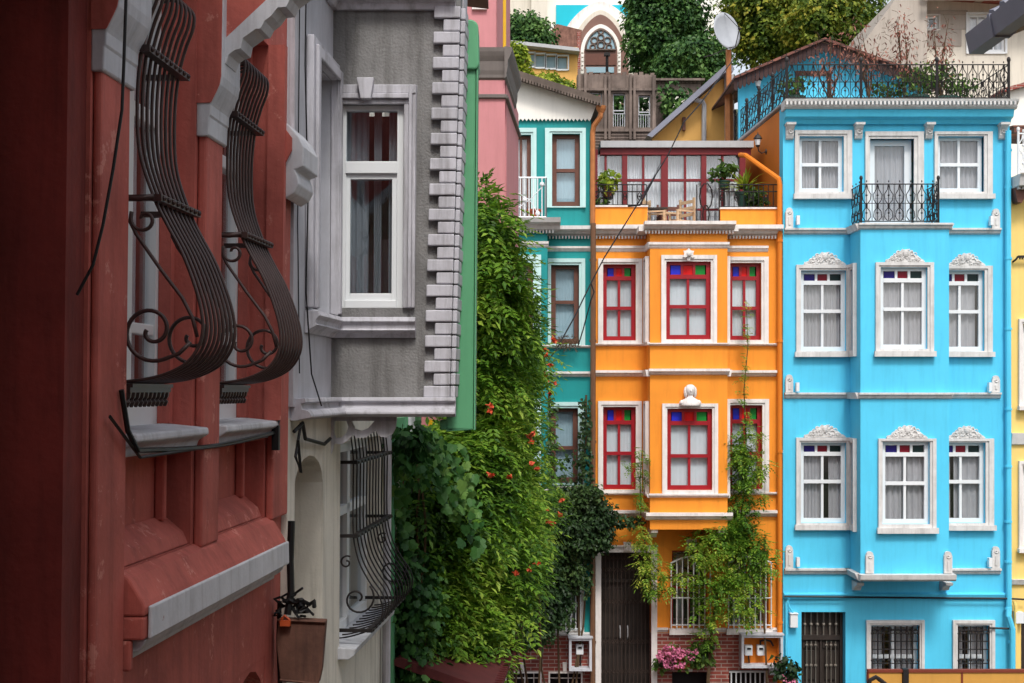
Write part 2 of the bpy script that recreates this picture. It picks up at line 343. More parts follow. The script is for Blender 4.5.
def clump(mb, c, r, n, kind, L, flat=.9):
    for _ in range(n):
        u = rnd_unit(); k = random.uniform(.55, 1.05)
        p = (c[0]+u[0]*r*k, c[1]+u[1]*r*k*flat, c[2]+u[2]*r*k*.85)
        if kind == 'sprig': sprig(mb, p, u, L*random.uniform(.7, 1.2))
        elif kind == 'broad': broad_leaf(mb, p, u, L*random.uniform(.6, 1.2))
        else: simple_leaf(mb, p, u, L*random.uniform(.6, 1.25))
def inpoly(x, y, poly):
    c = False; j = len(poly)-1
    for i in range(len(poly)):
        xi, yi = poly[i]; xj, yj = poly[j]
        if (yi > y) != (yj > y) and x < (xj-xi)*(y-yi)/(yj-yi)+xi: c = not c
        j = i
    return c
def fill(mb, poly, depth, nclump, r, per, kind, L, thick=.5):
    xs = [p[0] for p in poly]; ys = [p[1] for p in poly]; k = 0; tries = 0; cs = []
    while k < nclump and tries < nclump*60:
        tries += 1; x = random.uniform(min(xs), max(xs)); y = random.uniform(min(ys), max(ys))
        if not inpoly(x, y, poly): continue
        Y = depth(x, y); c = W(x, y, Y); c = (c[0], c[1]-random.uniform(0, thick), c[2]); rr = r*random.uniform(.6, 1.3)
        clump(mb, c, rr, int(per*(rr/r)**2), kind, L); cs.append(c); k += 1
    return cs
YF = 26.0; U = F/YF                                   # the facades round the square, px per metre there
def Zof(py, Y=YF): return (390-py)*Y/F
def Xof(px, Y=YF): return (px-512)*Y/F

def window(root, mp, op, sur, msur, mfr, u=U, rec=.2, rail=None, stained=None, curtain='curtain_grey', glass='glass', fold=9, cols=2, sill=0, sd=.09,
           mulls=True, fw=None, name='window', stn=None, label=None, gap=None, pelm=None, lower_cut=0, rdep=.5):
    a0, a1, b0, b1 = op; sg = 1 if b1 > b0 else -1    # b0 top, b1 bottom
    fw = (fw or .075)*u; mm = .045*u
    m = MB(mp)
    if sur:
        A0, A1, B0, B1 = sur
        for (c0, c1, k) in ((.0, .045, 0), (.045, .07, .38)):
            x0, x1, y0 = A0+(a0-A0)*0, A1, B0
            i0, i1, j0 = (A0+(a0-A0)*(1-k) if k else a0), (A1-(A1-a1)*(1-k) if k else a1), (B0+(b0-B0)*(1-k) if k else b0)
            if i0 > A0+.01*u: m.box(A0, i0, B0, B1, c0+.002, c1)
            if A1 > i1+.01*u: m.box(i1, A1, B0, B1, c0+.002, c1)
            m.box(i0 if i0 > A0 else A0, i1, B0, j0, c0+.002, c1-.002)
        m.box(a0, a1, b1, B1, .002, .045)
        if sill:
            m.box(A0-.03*u, A1+.03*u, B1-sill*sg, B1, .045, .07+sd)
        w = m.build(name, M[msur], root, label=label)
    else:
        w = None
    par = w if w is not None else root
    # sash
    s = MB(mp); c0, c1 = -rec, -rec+.06
    if w is None: nm = name
    else: nm = 'sash'
    t = stained[1] if stained else b0
    s.box(a0, a0+fw, b0, b1, c0, c1); s.box(a1-fw, a1, b0, b1, c0, c1)
    s.box(a0+fw, a1-fw, b0, b0+sg*fw*.8, c0, c1); s.box(a0+fw, a1-fw, b1-sg*fw*1.1, b1, c0, c1)
    if stained:
        s.box(a0+fw, a1-fw, t, t+sg*fw, c0, c1+.01)
        n = 3; wdt = (a1-a0-2*fw)
        for i in (1, 2): s.box(a0+fw+wdt*i/3-mm*.5, a0+fw+wdt*i/3+mm*.5, b0+sg*fw*.8, t, c0, c1)
    if rail is not None: s.box(a0+fw, a1-fw, rail-mm*.7, rail+mm*.7, c0, c1+.015)
    if mulls:
        for i in range(1, cols):
            x = a0+fw+(a1-a0-2*fw)*i/cols; s.box(x-mm*.5, x+mm*.5, (t+sg*fw) if stained else b0+sg*fw*.8, b1-sg*fw*1.1, c0+.002, c1-.004)
    so = s.build(nm, M[mfr], par)
    if w is None: w = so; par = so
    g = MB(mp); t_ = t if stained else b0; b_ = b1-sg*fw*.5; g.quad([(a0+fw*.5, t_, c0+.018), (a1-fw*.5, t_, c0+.018), (a1-fw*.5, b_, c0+.018), (a0+fw*.5, b_, c0+.018)])
    g.build('glass_pane', M[glass], par)
    if stained:
        wdt = (a1-a0-2*fw)
        for i, k in enumerate(stained[0]):
            x0 = a0+fw+wdt*i/3+mm*.4; x1 = a0+fw+wdt*(i+1)/3-mm*.4
            MB(mp).box(x0, x1, b0+sg*fw*.7, t+sg*fw*.1, c0+.02, c0+.03).build('stained_glass', M[k], par, label={'b': 'blue', 'r': 'red', 'g': 'green'}[k.replace('gl_', '').replace('d', '', 1)[0] if k != 'gl_dred' else 'r']+' stained glass pane')
    if curtain:
        q = MB(mp); nseg = fold*6; y0 = t if stained else b0
        spans = [(a0, a1)] if not gap else [(a0, a0+(a1-a0)*gap[0]), (a0+(a1-a0)*gap[1], a1)]
        for (p0, p1) in spans:
            k = max(8, int(nseg*(p1-p0)/(a1-a0))); ph = random.random()*6; n = len(q.v)
            for i in range(k+1):
                x = p0+(p1-p0)*i/k; amp = .022*sin(2*pi*fold*i/nseg+ph+.8*sin(i*.31))+.008*sin(i*1.9+ph)
                if curtain in ('blind', 'curtain_blue'): amp *= .12
                q.v += [mp(x, y0, c0-.045+amp*.6), mp(x, b1, c0-.045+amp*1.3)]
            for i in range(k): q.f.append((n+2*i, n+2*i+2, n+2*i+3, n+2*i+1))
        q.build('curtain', M[curtain], par, smooth=True, normals=False)
    # the dark of the room behind
    MB(mp).box(a0-.1*u, a1+.1*u, b0-.1*u*sg, b1+.1*u*sg, -rec-rdep-.05, -rec-rdep).build('room_behind', M['dark'], par)
    return w

def pediment(par, mp, a0, a1, btop, bbot, u=U, mat='blue_stone'):   # carved low relief over a window
    m = MB(mp); mid = (a0+a1)/2; hw = (a1-a0)/2; h = bbot-btop
    pts = []
    for i in range(17):
        t = -1+2*i/16; y = bbot-h*(.12+.88*max(0, (cos(t*pi)+1)/2)**.75)+.06*h*cos(t*26); pts.append((mid+hw*t, y))
    m.prism([(a1, bbot)]+list(reversed(pts))+[(a0, bbot)], .002, .045)
    rr = random.Random(3)
    for i in range(46):
        t = rr.uniform(-.92, .92); top = bbot-h*(.1+.86*((cos(t*pi)+1)/2)**.75); y = rr.uniform(top, bbot-.5)
        if rr.random() < .5: m.ball((mid+hw*t, y, .045), (.028, .022, .024), 6, 4)
        else:
            ang = rr.uniform(0, pi); r = 1.7
            m.tube([(mid+hw*t+x, y+z, .05) for x, z in arc(0, 0, r, ang, ang+4, 6)], .011, 4)
    m.ball((mid, btop+h*.32, .055), (.05, .03, .07), 8, 5)
    for sg in (-1, 1):
        m.tube([(mid+sg*x, bbot-y, .05) for x, y in spiral(hw*.33, h*.34, h*.3, 1.0, -.6, 5.6, 14)], .014, 4)
        m.tube([(mid+sg*x, bbot-y, .05) for x, y in spiral(hw*.68, h*.2, h*.18, .5, -.6, 5., 12)], .012, 4)
    return m.build('pediment_carving', M[mat], par)

def dentils(m, a0, a1, b0, b1, c0, c1, w, g):
    x = a0
    while x+w <= a1+1e-6: m.box(x, x+w, b0, b1, c0, c1); x += w+g

def iron_panel(m, P, h, u=1., pitch=.17, r=.012, post=True, seed=0):
    """ornate railing between world points P[0], P[1] (base), height h"""
    a, b = P; L = sqrt(sum((b[k]-a[k])**2 for k in range(3))); n = max(1, round(L/pitch)); pt = lambda t, z: (a[0]+(b[0]-a[0])*t, a[1]+(b[1]-a[1])*t, a[2]+(b[2]-a[2])*t+z)
    m.tube([pt(0, h), pt(1, h)], r*1.2, 5, raw=True); m.tube([pt(0, .05), pt(1, .05)], r*1.2, 5, raw=True); m.tube([pt(0, h*.52), pt(1, h*.52)], r*.7, 4, raw=True)
    for i in range(n):
        c = (i+.5)/n; w = .42/n
        for sg in (-1, 1):
            m.tube([pt(c+sg*w*x, z*h) for x, z in ((.1, .06), (.9, .18), (.75, .32), (.15, .4), (.15, .5), (.8, .6), (.95, .74), (.3, .86), (.1, .98))], r*.85, 4, raw=True)
        m.tube([pt(c, .05), pt(c, h)], r*.7, 4, raw=True)
        m.ball(pt(c, h*.28), r*2.2, 6, 4, raw=True); m.ball(pt(c, h*.72), r*2.2, 6, 4, raw=True); m.ball(pt(c, h*1.07), (r*1.3, r*1.3, r*2.4), 5, 4, raw=True)
        if i: m.tube([pt(i/n, .05), pt(i/n, h)], r*.7, 4, raw=True)
def post(m, p, h, r=.022):
    m.tube([p, (p[0], p[1], p[2]+h)], r, 6, raw=True); m.ball((p[0], p[1], p[2]+h+.03), (r*1.5, r*1.5, r*2.2), 6, 5, raw=True)

# ================================================================= BLUE HOUSE
def blue_house():
    Zb = (390-735)*YF/F; b735 = 735
    root = thing('blue_house', 'bright blue four storey house with white sash windows, grey carved trim and a central bay', 'house', (Xof(893), 28.5, H+Zof(735)))
    mp = FM(YF); YB = 25.2; mb_ = FM(YB)
    holes = [(799, 843.5, 136.5, 192), (869.5, 918, 137, 227), (937.5, 986, 136.5, 192),
             (800.5, 846, 270.5, 351), (938, 984, 270.5, 351), (800.5, 846, 442.5, 523), (939, 985, 442.5, 523),
             (801.4, 845.5, 612, 735), (870.5, 919, 624.8, 676), (957, 989, 624.8, 676)]
    MB(mp).panel(783, 1009.5, 107, 735, holes, 0, -.35).build('wall', M['blue'], root)
    # sides, back and terrace floor
    X0, X1 = Xof(783), Xof(1009.5)
    s = MB(lambda a, b, c: (X0+c, a, b)); s.prism([(YF+.352, H+Zof(735)), (33, H+Zof(735)), (33, H+5.55), (YF+.352, H+Zof(107))], 0, .3)
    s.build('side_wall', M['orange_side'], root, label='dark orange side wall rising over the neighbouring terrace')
    s = MB(lambda a, b, c: (X0+c, a, b)); s.prism([(YF-.02, H+Zof(105.5)), (33, H+5.56), (33, H+5.62), (YF-.02, H+Zof(104))], -.05, .34)
    s.build('coping', M['tin'], root)
    MB().box(X1-.3, X1-.002, YF+.352, 33, H+Zof(735), H+5.2).build('side_wall', M['blue'], root)
    MB().box(X0+.31, X1-.31, YF+.36, 33, H+Zof(116), H+Zof(112)).build('terrace_floor', M['tin'], root)
    # bay
    ZT, ZB = 226, 574
    Xl, Xr = Xof(860.5, YB), Xof(949, YB)
    m = MB(mb_); m.panel(860.5, 949, ZT, ZB, [(880, 927, 267.5, 349), (882, 929.5, 442, 524)], 0, -.3)
    zt, zb = Zof(ZT, YB), Zof(ZB, YB)
    ml = SM(Xl, -1)
    m.map(ml).panel(YB+.302, YF, zt, zb, [(25.56, 25.84, Zof(270.5), Zof(351)), (25.56, 25.84, Zof(442.5), Zof(523))], -.002, -.2)
    m.map(SM(Xr, 1)).panel(YB+.302, YF, zt, zb, [(25.56, 25.84, Zof(270.5), Zof(351)), (25.56, 25.84, Zof(442.5), Zof(523))], -.002, -.2)
    m.map(ID).box(Xl+.202, Xr-.202, YB+.302, YF-.002, H+zb, H+zb+.08); m.box(Xl+.01, Xr-.01, YB+.01, YF-.002, H+zt-.1, H+zt-.02)
    m.build('bay', M['blue'], root)
    # top cornice
    c = MB(mp)
    c.mould(781, 1011, [(112, .0), (112, .30), (110.2, .34), (108.4, .34), (105.8, .42), (103.5, .44), (103.5, .0)])
    dentils(c, 781.4, 1010.6, 106.2, 109.6, .442, .47, 1.9, 2.1)
    c.build('cornice', M['blue_stone'], root)
    c = MB(mp); c.mould(783, 1009, [(125, .0), (124.6, .08), (121, .12), (119, .24), (112.2, .28), (112.2, .0)]); c.build('cornice_band', M['blue'], root)
    for (x0, x1) in ((785.5, 793), (854, 861.5), (924.5, 931.5), (998, 1005.5)):
        k = MB(mp); k.mould(x0, x1, [(140, .0), (139, .06), (136, .09), (131, .10), (128, .17), (124.8, .2), (124.8, .0)])
        k.box(x0-1, x1+1, 124.2, 126.5, 0, .22); k.tube([((x0+x1)/2+x, 132+y, .115) for x, y in spiral(0, 0, 2.6, .6, 0, 6, 12)], .014, 4)
        k.build('bracket', M['blue_stone'], root)
    # string bands
    prof = lambda y0, y1, d: [(y1, 0), (y1-.2*(y1-y0), d*.45), (y0+.45*(y1-y0), d*.6), (y0+.3*(y1-y0), d), (y0, d), (y0, 0)]
    for y0, y1 in ((228.5, 234.5), (392.5, 398.8), (568, 574.5)):
        m = MB(mp); m.mould(784, Xl/(YF/F)+512-.3, prof(y0, y1, .1)); m.mould(Xr/(YF/F)+512+.3, 1000, prof(y0, y1, .1)); 
        yb0 = 390+(y0-390)*YF/YB; yb1 = 390+(y1-390)*YF/YB
        m.map(mb_).mould(858, 951.5 if y0 < 500 else 953.5, prof(yb0, yb1, .1) if y0 < 500 else [(yb1, -.0), (yb1, .12), (yb1-2, .17), (yb0, .19), (yb0, 0)])
        z0, z1 = Zof(y0), Zof(y1)
        for X, sg in ((Xl, -1), (Xr, 1)): m.map(SM(X, sg)).mould(YB+.002, YF, [(z1, 0), (z1, .05), ((z0+z1)/2, .07), (z0, .1), (z0, 0)])
        m.build('string_course', M['blue_stone'], root)
    m = MB(mp); m.mould(783.5, 1009, [(598.5, 0), (598, .05), (594, .08), (592.5, .03), (592.5, 0)]); m.build('string_course', M['blue'], root, label='plain blue string course over the ground floor')
    m = MB().box(Xl+.05, Xr-.05, YB+.05, YF-.003, H+zb-.12, H+zb-.002); m.build('bay_soffit', M['blue'], root)
    for px in (851.8, 939.5):
        k = MB(lambda a, b, c: (Xof(px)+c, a, H+b)); z = Zof(580)
        k.prism([(YF, z), (YF-.4, z), (YF-.38, z-.05), (YF-.22, z-.09), (YF-.14, z-.17), (YF, z-.19)], 0, .13); k.build('corbel', M['blue_stone'], root)
    # stone plaques and small floodlights at the band ends
    def plaque(mpx, x0, x1, y0, y1):
        q = MB(mpx); mid = (x0+x1)/2; r = (x1-x0)/2-.6
        q.prism([(x0, y1), (x0, y0+r*1.4), (mid-r, y0+r)]+[(mid+r*cos(t), y0+r+r*sin(t)) for t in [pi+pi*i/8 for i in range(9)]]+[(x1, y0+r*1.4), (x1, y1)], .002, .07)
        q.tube([(mid+x, y0+r+1.5+y, .075) for x, y in spiral(0, 0, r*.7, .4, 0, 6, 10)], .012, 4); q.box(mid-1, mid+1, y0+r*2+3, y1-3, .07, .085)
        q.build('carved_plaque', M['blue_stone'], root)
    for y0, y1 in ((208, 228.4), (374.5, 392.3), (545, 567.9)):
        plaque(mp, 785, 792.5, y0, y1); plaque(mp, 991, 998.8, y0+1, y1)
    plaque(mb_, 865, 873, 551, 573); plaque(mb_, 943.2, 951.2, 551, 573)
    for px, py in ((796.5, 222), (989, 222.5), (796, 388), (987.5, 388), (796.5, 562), (987.5, 562.5)):
        l = MB(mp); l.box(px-1.4, px+1.6, py-5.5, py+3.5, .06, .17); l.box(px-.6, px+.6, py-1, py+1, .002, .06); l.build('floodlight', M['pvc'], root)
    # windows
    st = ['gl_dblue', 'gl_dred', 'gl_dgreen']
    for a0, a1 in ((799, 843.5), (937.5, 986)):
        if a0 < 900: window(root, mp, (799, 843.5, 136.5, 192), (794.3, 851.4, 130.7, 199.5), 'blue_stone', 'pvc', rail=164, rec=.16, sill=5, sd=.06, fold=14, gap=(.42, .47))
        else: window(root, mp, (937.5, 983.5, 136.5, 192), (933.7, 991.6, 132, 199.5), 'blue_stone', 'pvc', rail=164, rec=.16, sill=5, sd=.06)
    d = window(root, mp, (869.5, 913.5, 139, 227), (864.6, 923, 132, 227), 'blue_stone', 'pvc', mulls=False, rail=None, fw=.13, rec=.2, name='balcony_door')
    for (a, b, c_, dd, rail, fy) in (((800.5, 846), (795.7, 850.5), (270.5, 351), (265, 357), 311, 283.5), ((938, 984), (934, 991.6), (270.5, 351), (266, 357), 311.5, 284),
                                ((800.5, 846), (795.7, 850.5), (442.5, 523), (437.5, 529.5), 481.8, 455), ((939, 985), (935, 993), (442.5, 523), (438.5, 530), 482, 455.5)):
        low = c_[0] > 400
        w = window(root, mp, (*a, *c_), (*b, *dd), 'blue_stone', 'pvc', rail=rail, stained=(st, fy-3), rec=.14, sill=5, sd=.05, fold=7 if a[0] > 900 else 12, gap=((.5, .66) if a[0] < 900 else (.3, .38)) if low else ((.86, .93) if a[0] > 900 else None))
        pediment(w, mp, a[0]+3 if a[0] < 900 else 947, 845 if a[0] < 900 else 984.5, dd[0]-12.5, dd[0]-.2)
    for a, b, c_, dd, rail, fy, px in (((880, 927), (875, 933), (267.5, 349), (262.5, 356.7), 309, 281, (885, 924)), ((882, 929.5), (877.7, 935.4), (442, 524), (438.5, 533), 483.5, 455.5, (886, 927))):
        w = window(root, mb_, (*a, *c_), (*b, *dd), 'blue_stone', 'pvc', u=F/YB, rail=rail, stained=(st, fy-3), rec=.12, sill=5.5, sd=.05, gap=(.48, .56) if dd[0] > 400 else None)
        pediment(w, mb_, px[0], px[1], dd[0]-13, dd[0]-.2, F/YB)
    for X, sg in ((Xl, -1), (Xr, 1)):
        for y0, y1, rl, f in ((270.5, 351, 311, 281), (442.5, 523, 482, 452)):
            window(root, SM(X, sg), (25.56, 25.84, Zof(y0), Zof(y1)), (25.46, 25.94, Zof(y0-5), Zof(y1+6)), 'blue_stone', 'pvc', u=1., rail=Zof(rl), mulls=False, rec=.1, fw=.04, fold=3, rdep=.12)
    # balcony railing on the bay
    r = MB(); z = H+zt+.04
    a, b = (Xl+.02, YB+.04, z), (Xr-.18, YB+.04, z)
    iron_panel(r, (a, b), .72, pitch=.21, r=.0095); iron_panel(r, ((Xl+.02, YB+.04, z), (Xl+.02, YF-.02, z)), .72, pitch=.25, r=.009); iron_panel(r, ((Xr-.18, YB+.04, z), (Xr-.18, YF-.02, z)), .72, pitch=.25, r=.009)
    post(r, a, .8); post(r, b, .8)
    r.build('balcony_railing', M['iron'], root, merge=False)
    # ground floor
    w1 = window(root, mp, (870.5, 919, 624.8, 676), (865.8, 923.7, 619.8, 680), 'blue_stone', 'pvc', rail=658, rec=.2, gap=(.3, .45))
    w2 = window(root, mp, (957, 989, 624.8, 676), (952, 994, 619.8, 680), 'blue_stone', 'pvc', rail=658, rec=.2, gap=(.3, .45))
    for w, x0, x1 in ((w1, 871.5, 918), (w2, 958, 988)):
        g = MB(mp)
        n = max(4, round((x1-x0)/5.9))
        for i in range(n+1):
            x = x0+(x1-x0)*i/n; g.tube([(x, 626, .03), (x, 675, .03)], .015, 5)
            for yy in (633, 660): g.ball((x, yy, .03), .032, 5, 4)
        for yy in (630, 641, 649, 663, 671): g.tube([(x0-.5, yy, .032), (x1+.5, yy, .032)], .011, 4)
        for i in range(n): g.tube([(x0+(x1-x0)*(i+.5)/n+x, 628+y, .03) for x, y in arc(0, 3, 2.2, 0, 2*pi, 10)], .009, 4)
        g.build('window_grille', M['iron'], w, merge=False)
    d = MB(mp); d.box(801.6, 845.3, 612.2, 735, -.32, -.27); d.box(801.8, 804.5, 612.4, 735, -.268, -.2); d.box(842.5, 845.2, 612.4, 735, -.268, -.2); d.box(804.6, 842.4, 637, 641.5, -.268, -.18)
    d.box(822.4, 824.6, 641.6, 735, -.268, -.21)
    for x0, x1 in ((805.5, 821.5), (825.5, 841.5)):
        d.box(x0, x1, 644, 650, -.268, -.235); d.box(x0+2, x1-2, 653, 682, -.268, -.24); d.box(x0+2, x1-2, 686, 726, -.268, -.24)
    do = d.build('door', M['doordark'], root)
    g = MB(mp)
    for i in range(6): x = 807+6.3*i; g.tube([(x, 613, -.2), (x, 637, -.2)], .014, 5); g.ball((x, 626, -.2), .035, 6, 4)
    for x in (809, 813.5, 818, 829, 833.5, 838):
        g.tube([(x, 643, -.2), (x, 700, -.2)], .011, 5); g.ball((x, 647, -.2), .03, 5, 4); g.ball((x, 667.5, -.2), .034, 5, 4)
    g.build('door_bars', paint('tarnished_metal', S(126, 118, 108), .45, .1, 9, 0, metal=.4), do, merge=False)
    b = MB(mp); b.box(789, 796.5, 613, 626.5, .002, .14); b.box(788.6, 796.9, 612, 613.2, .002, .16); b.build('meter_box', M['pvc'], root, bevel=.01)
    p = MB(mp); p.tube([(785.8, 735, .05), (785.8, 604, .05), (788, 598, .06)], .028, 7); p.tube([(787, 600, .06), (788.5, 606, .08), (792, 612, .08)], .016, 6); p.build('conduit', M['blue'], root)
    # drainpipe
    p = MB(mp); p.tube([(1006, 132, .12), (1006.2, 300, .1), (1007, 610, .1)], .055, 8); p.tube([(1007, 606, .1), (1005.5, 615, .16), (1009.5, 628, .16), (1010, 735, .12)], .055, 8)
    for yy in (150, 187, 258, 328, 408, 465, 520, 560, 607, 640): p.tube([(1006.4+(3.4 if yy > 620 else 0), yy, .1), (1006.4+(3.4 if yy > 620 else 0), yy+2.2, .1)], .07, 8)
    p.build('drainpipe', M['blue'], root, smooth=False)
    p = MB(mp); p.tube([(988, 627, .1), (1007, 627.5, .12)], .02, 6); p.tube([(783, 595.5, .12), (1004, 597.5, .12), (1024, 598.5, .12)], .018, 5); p.build('pipe', M['cable'], root)
    # gable block behind the terrace
    YG = 31.; g = FM(YG); zE, zA = 79, 47
    gx0, gx1, gm = 739.3, 923, 820
    gf = MB(g).prism([(gx0, 150), (gx0, zE), (gm, zA), (gx1, zE), (gx1, 150)], 0, -.2); gf.build('gable_wall', M['blue'], root)
    rf = MB(g); e0, e1 = 731, 934
    for (xa, ya, xb, yb) in ((e0, zE+2, gm, zA-4), (gm, zA-4, e1, zE+5)):
        rf.prism([(xa, ya), (xb, yb), (xb, yb+2.5), (xa, ya+2.5)], .5, -3.5)
    rf.build('roof', M['rooftile'], root)
    bb = MB(g)
    for (xa, ya, xb, yb) in ((e0, zE+4.6, gm, zA-1.4), (gm, zA-1.4, e1, zE+7.6)):
        n = int(abs(xb-xa)/4.2)
        for i in range(n):
            x0 = xa+(xb-xa)*i/n; x1 = xa+(xb-xa)*(i+.9)/n; y0 = ya+(yb-ya)*i/n; y1 = ya+(yb-ya)*(i+.9)/n; mx = (x0+x1)/2; my = (y0+y1)/2
            bb.prism([(x0, y0), (x1, y1), (x1, y1+9), (mx+1, my+11.2), (mx, my+11.8), (mx-1, my+11.2), (x0, y0+9)], .42+.01*(i % 2), .39)
    bb.build('barge_board', M['boards'], root)
    td = window(root, g, (799, 827, 76, 130), (795, 831, 71.5, 130), 'brownwood', 'brownwood', u=F/YG, rec=.1, curtain='curtain_white', mulls=True, name='terrace_door')
    # terrace railing
    r = MB(); z = H+Zof(104); h = .66
    xs = [Xof(783.6), Xof(857), Xof(932), Xof(1003)]
    for i in range(3): iron_panel(r, ((xs[i], YF-.3, z), (xs[i+1], YF-.3, z)), h, pitch=.2, r=.0095)
    for x in xs: post(r, (x, YF-.3, z), h+.06, .026)
    zz = lambda Y: H+Zof(104)+(5.62-Zof(104))*(Y-YF)/7
    ys = [25.7, 27.2, 28.7, 30.2, 31.8]
    for i in range(4): iron_panel(r, ((X0+.03, ys[i], zz(ys[i])+.0), (X0+.03, ys[i+1], zz(ys[i+1]))), h, pitch=.42, r=.009)
    for y in ys[1:]: post(r, (X0+.03, y, zz(y)), h+.06, .026)
    iron_panel(r, ((xs[3], YF-.3, z), (xs[3], 30.8, z)), h, pitch=.42, r=.009)
    r.build('terrace_railing', M['iron'], root, merge=False)
    return root
blue_house()

# ================================================================= ORANGE HOUSE
def orange_house():
    root = thing('orange_house', 'orange three storey house with burgundy sash windows, stained glass top panes and a roof terrace', 'house', (Xof(687), 28.5, H+Zof(735)))
    mp = FM(YF); YB = 25.3; mb_ = FM(YB)
    st = ['gl_blue', 'gl_red', 'gl_green']
    holes = [(603, 635.7, 264.4, 340.5), (729, 761, 263, 340), (603, 635.7, 406.8, 489.4), (729, 762, 405, 489),
             (601, 651, 552, 735), (672, 708, 550.5, 628), (729, 768.6, 550.5, 628)]
    up = MB(mp).panel(593.5, 781.5, 226, 633, holes, 0, -.35)
    up.build('wall', M['orange'], root)
    bk = MB(mp).panel(593.5, 781.5, 633, 735, [(601, 651, 633, 735), (672, 709, 672, 700), (729, 767, 670, 700)], .005, -.35); bk.build('brick_base', M['brick'], root)
    m = MB(); m.box(Xof(593.5), Xof(593.5)+.3, YF+.352, 32.9, H+Zof(735), H+3.0); m.box(Xof(781.5)-.3, Xof(781.5)-.01, YF+.352, 32.9, H+Zof(735), H+3.0)
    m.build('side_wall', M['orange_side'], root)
    MB().box(Xof(593.5)+.302, Xof(781.5)-.302, YF+.352, 32.9, H+2.6, H+2.72).build('terrace_floor', M['tin'], root)
    for k in ((672, 709, 672, 700), (729, 767, 670, 700)):
        g = MB(mp); g.box(k[0]+.2, k[1]-.2, k[2]+.2, k[3]-.2, -.3, -.28); bw = g.build('basement_window', M['dark'], root)
        if k[0] > 700:
            f = MB(mp); f.box(k[0], k[1], k[2]+1, k[2]+3, -.06, -.03)
            for i in range(8): x = k[0]+2+i*4.8; f.box(x, x+1.3, k[2]+3, k[3], -.055, -.035)
            f.build('window_grille', M['pvc'], bw)
        else: MB(mp).prism([(686, 655), (693, 655), (692, 671), (687, 671)], .006, .06).build('keystone', M['white'], bw)
    # parapet
    for q in ((594, 647.5, 207, 226), (720.5, 779.5, 209, 226)):
        MB(mp).box(*q, -.002, -.16).build('parapet', M['orange'], root); MB(mp).box(q[0]-.6, q[1]+.6, q[2]-1.6, q[2], .03, -.19).build('coping', M['white'], root)
    # bay
    Xl, Xr = Xof(650, YB), Xof(727.5, YB); T, B = 231, 529.5
    m = MB(mb_).panel(650, 727.5, T, B, [(666, 710.6, 261.6, 339.4), (667, 712, 408.6, 490)], 0, -.25)
    zt, zb = Zof(T, YB), Zof(B, YB)
    hl = [(25.5, 25.8, Zof(263), Zof(340)), (25.5, 25.8, Zof(405), Zof(489))]
    for X, sg in ((Xl, -1), (Xr, 1)): m.map(SM(X, sg)).panel(YB+.252, YF, zt, zb, hl, -.002, -.15)
    m.map(ID).box(Xl+.01, Xr-.01, YB+.01, YF-.002, H+zb+.001, H+zb+.06); m.box(Xl+.01, Xr-.01, YB+.01, YF-.002, H+zt-.1, H+zt-.02)
    m.build('bay', M['orange'], root)
    pr = lambda y0, y1, d: [(y1, 0), (y1-.2*(y1-y0), d*.4), (y0+.55*(y1-y0), d*.55), (y0+.4*(y1-y0), d), (y0, d), (y0, 0)]
    xl, xr = Xl/(YF/F)+512, Xr/(YF/F)+512
    # cornice
    c = MB(mp); c.mould(592, xl, pr(226.2, 236, .26)); c.mould(xr, 781, pr(226.2, 236, .26)); dentils(c, 592.5, xl-1, 236, 239, 0, .09, 1.5, 1.7); dentils(c, xr+1, 779, 236, 239, 0, .09, 1.5, 1.7)
    c.map(mb_).mould(643.5, 734, pr(222.5, 230.8, .26)); dentils(c, 645, 733, 230.8, 234, 0, .09, 1.5, 1.7)
    c.map(ID).box(Xl-.2, Xr+.2, YB+.002, YF-.01, H+zt+.0, H+zt+.1)
    c.build('cornice', M['white'], root)
    for (s0, s1, b0_, b1_, d, xe) in ((246, 252, 242.3, 248.5, .06, 768), (343.5, 346, 343, 345.7, .08, 777), (370.3, 376.6, 368.8, 375, .12, 776), (492, 495, 493.5, 497.5, .08, 779), (510, 516.8, 512.5, 520, .12, 780)):
        c = MB(mp); c.mould(594, xl-.2, pr(s0, s1, d)); c.mould(xr+.2, xe, pr(s0, s1, d)); e = 1.5 if b0_ < 500 else 4.5
        c.map(mb_).mould(650-e, 727.5+e, pr(b0_, b1_, d))
        for X, sg in ((Xl, -1), (Xr, 1)): c.map(SM(X, sg)).mould(YB+.002, YF, [(Zof(s1), 0), (Zof(s1), d*.5), (Zof(s0), d*.7), (Zof(s0), 0)])
        c.build('string_course', M['white'], root)
    for x in (651.5, 718.5):
        k = MB(lambda a, b, c: (Xof(x, YB)+c, a, H+b)); z = zb-.002
        k.prism([(YF-.002, z), (YB+.05, z), (YB+.05, z-.06), (YB+.2, z-.1), (YB+.3, z-.17), (YF-.002, z-.2)], 0, .12); k.build('corbel', M['white'], root)
    W_ = lambda *a, **k: window(root, *a, **k)
    W_(mp, (603, 635.7, 264.4, 340.5), (598, 642, 258.8, 344), 'white', 'burg', rail=308, stained=(st, 276), rec=.14, curtain='blind')
    W_(mp, (729, 761, 263, 340), (725.8, 768, 257, 343.5), 'white', 'burg', rail=308, stained=(st, 276), rec=.14, curtain='blind')
    W_(mp, (603, 635.7, 406.8, 489.4), (598, 641.5, 401, 492.2), 'white', 'burg', rail=453.5, stained=(st, 420.5), rec=.14, curtain='blind')
    W_(mp, (729, 762, 405, 489), (726.5, 768.5, 399, 492), 'white', 'burg', rail=453.5, stained=(st, 419.5), rec=.14, curtain='blind')
    w = window(root, mb_, (666, 710.6, 261.6, 339.4), (661, 716.5, 255.3, 343), 'white', 'burg', u=F/YB, rail=306.6, stained=(st, 274.5), rec=.1, curtain='blind')
    k = MB(mb_)
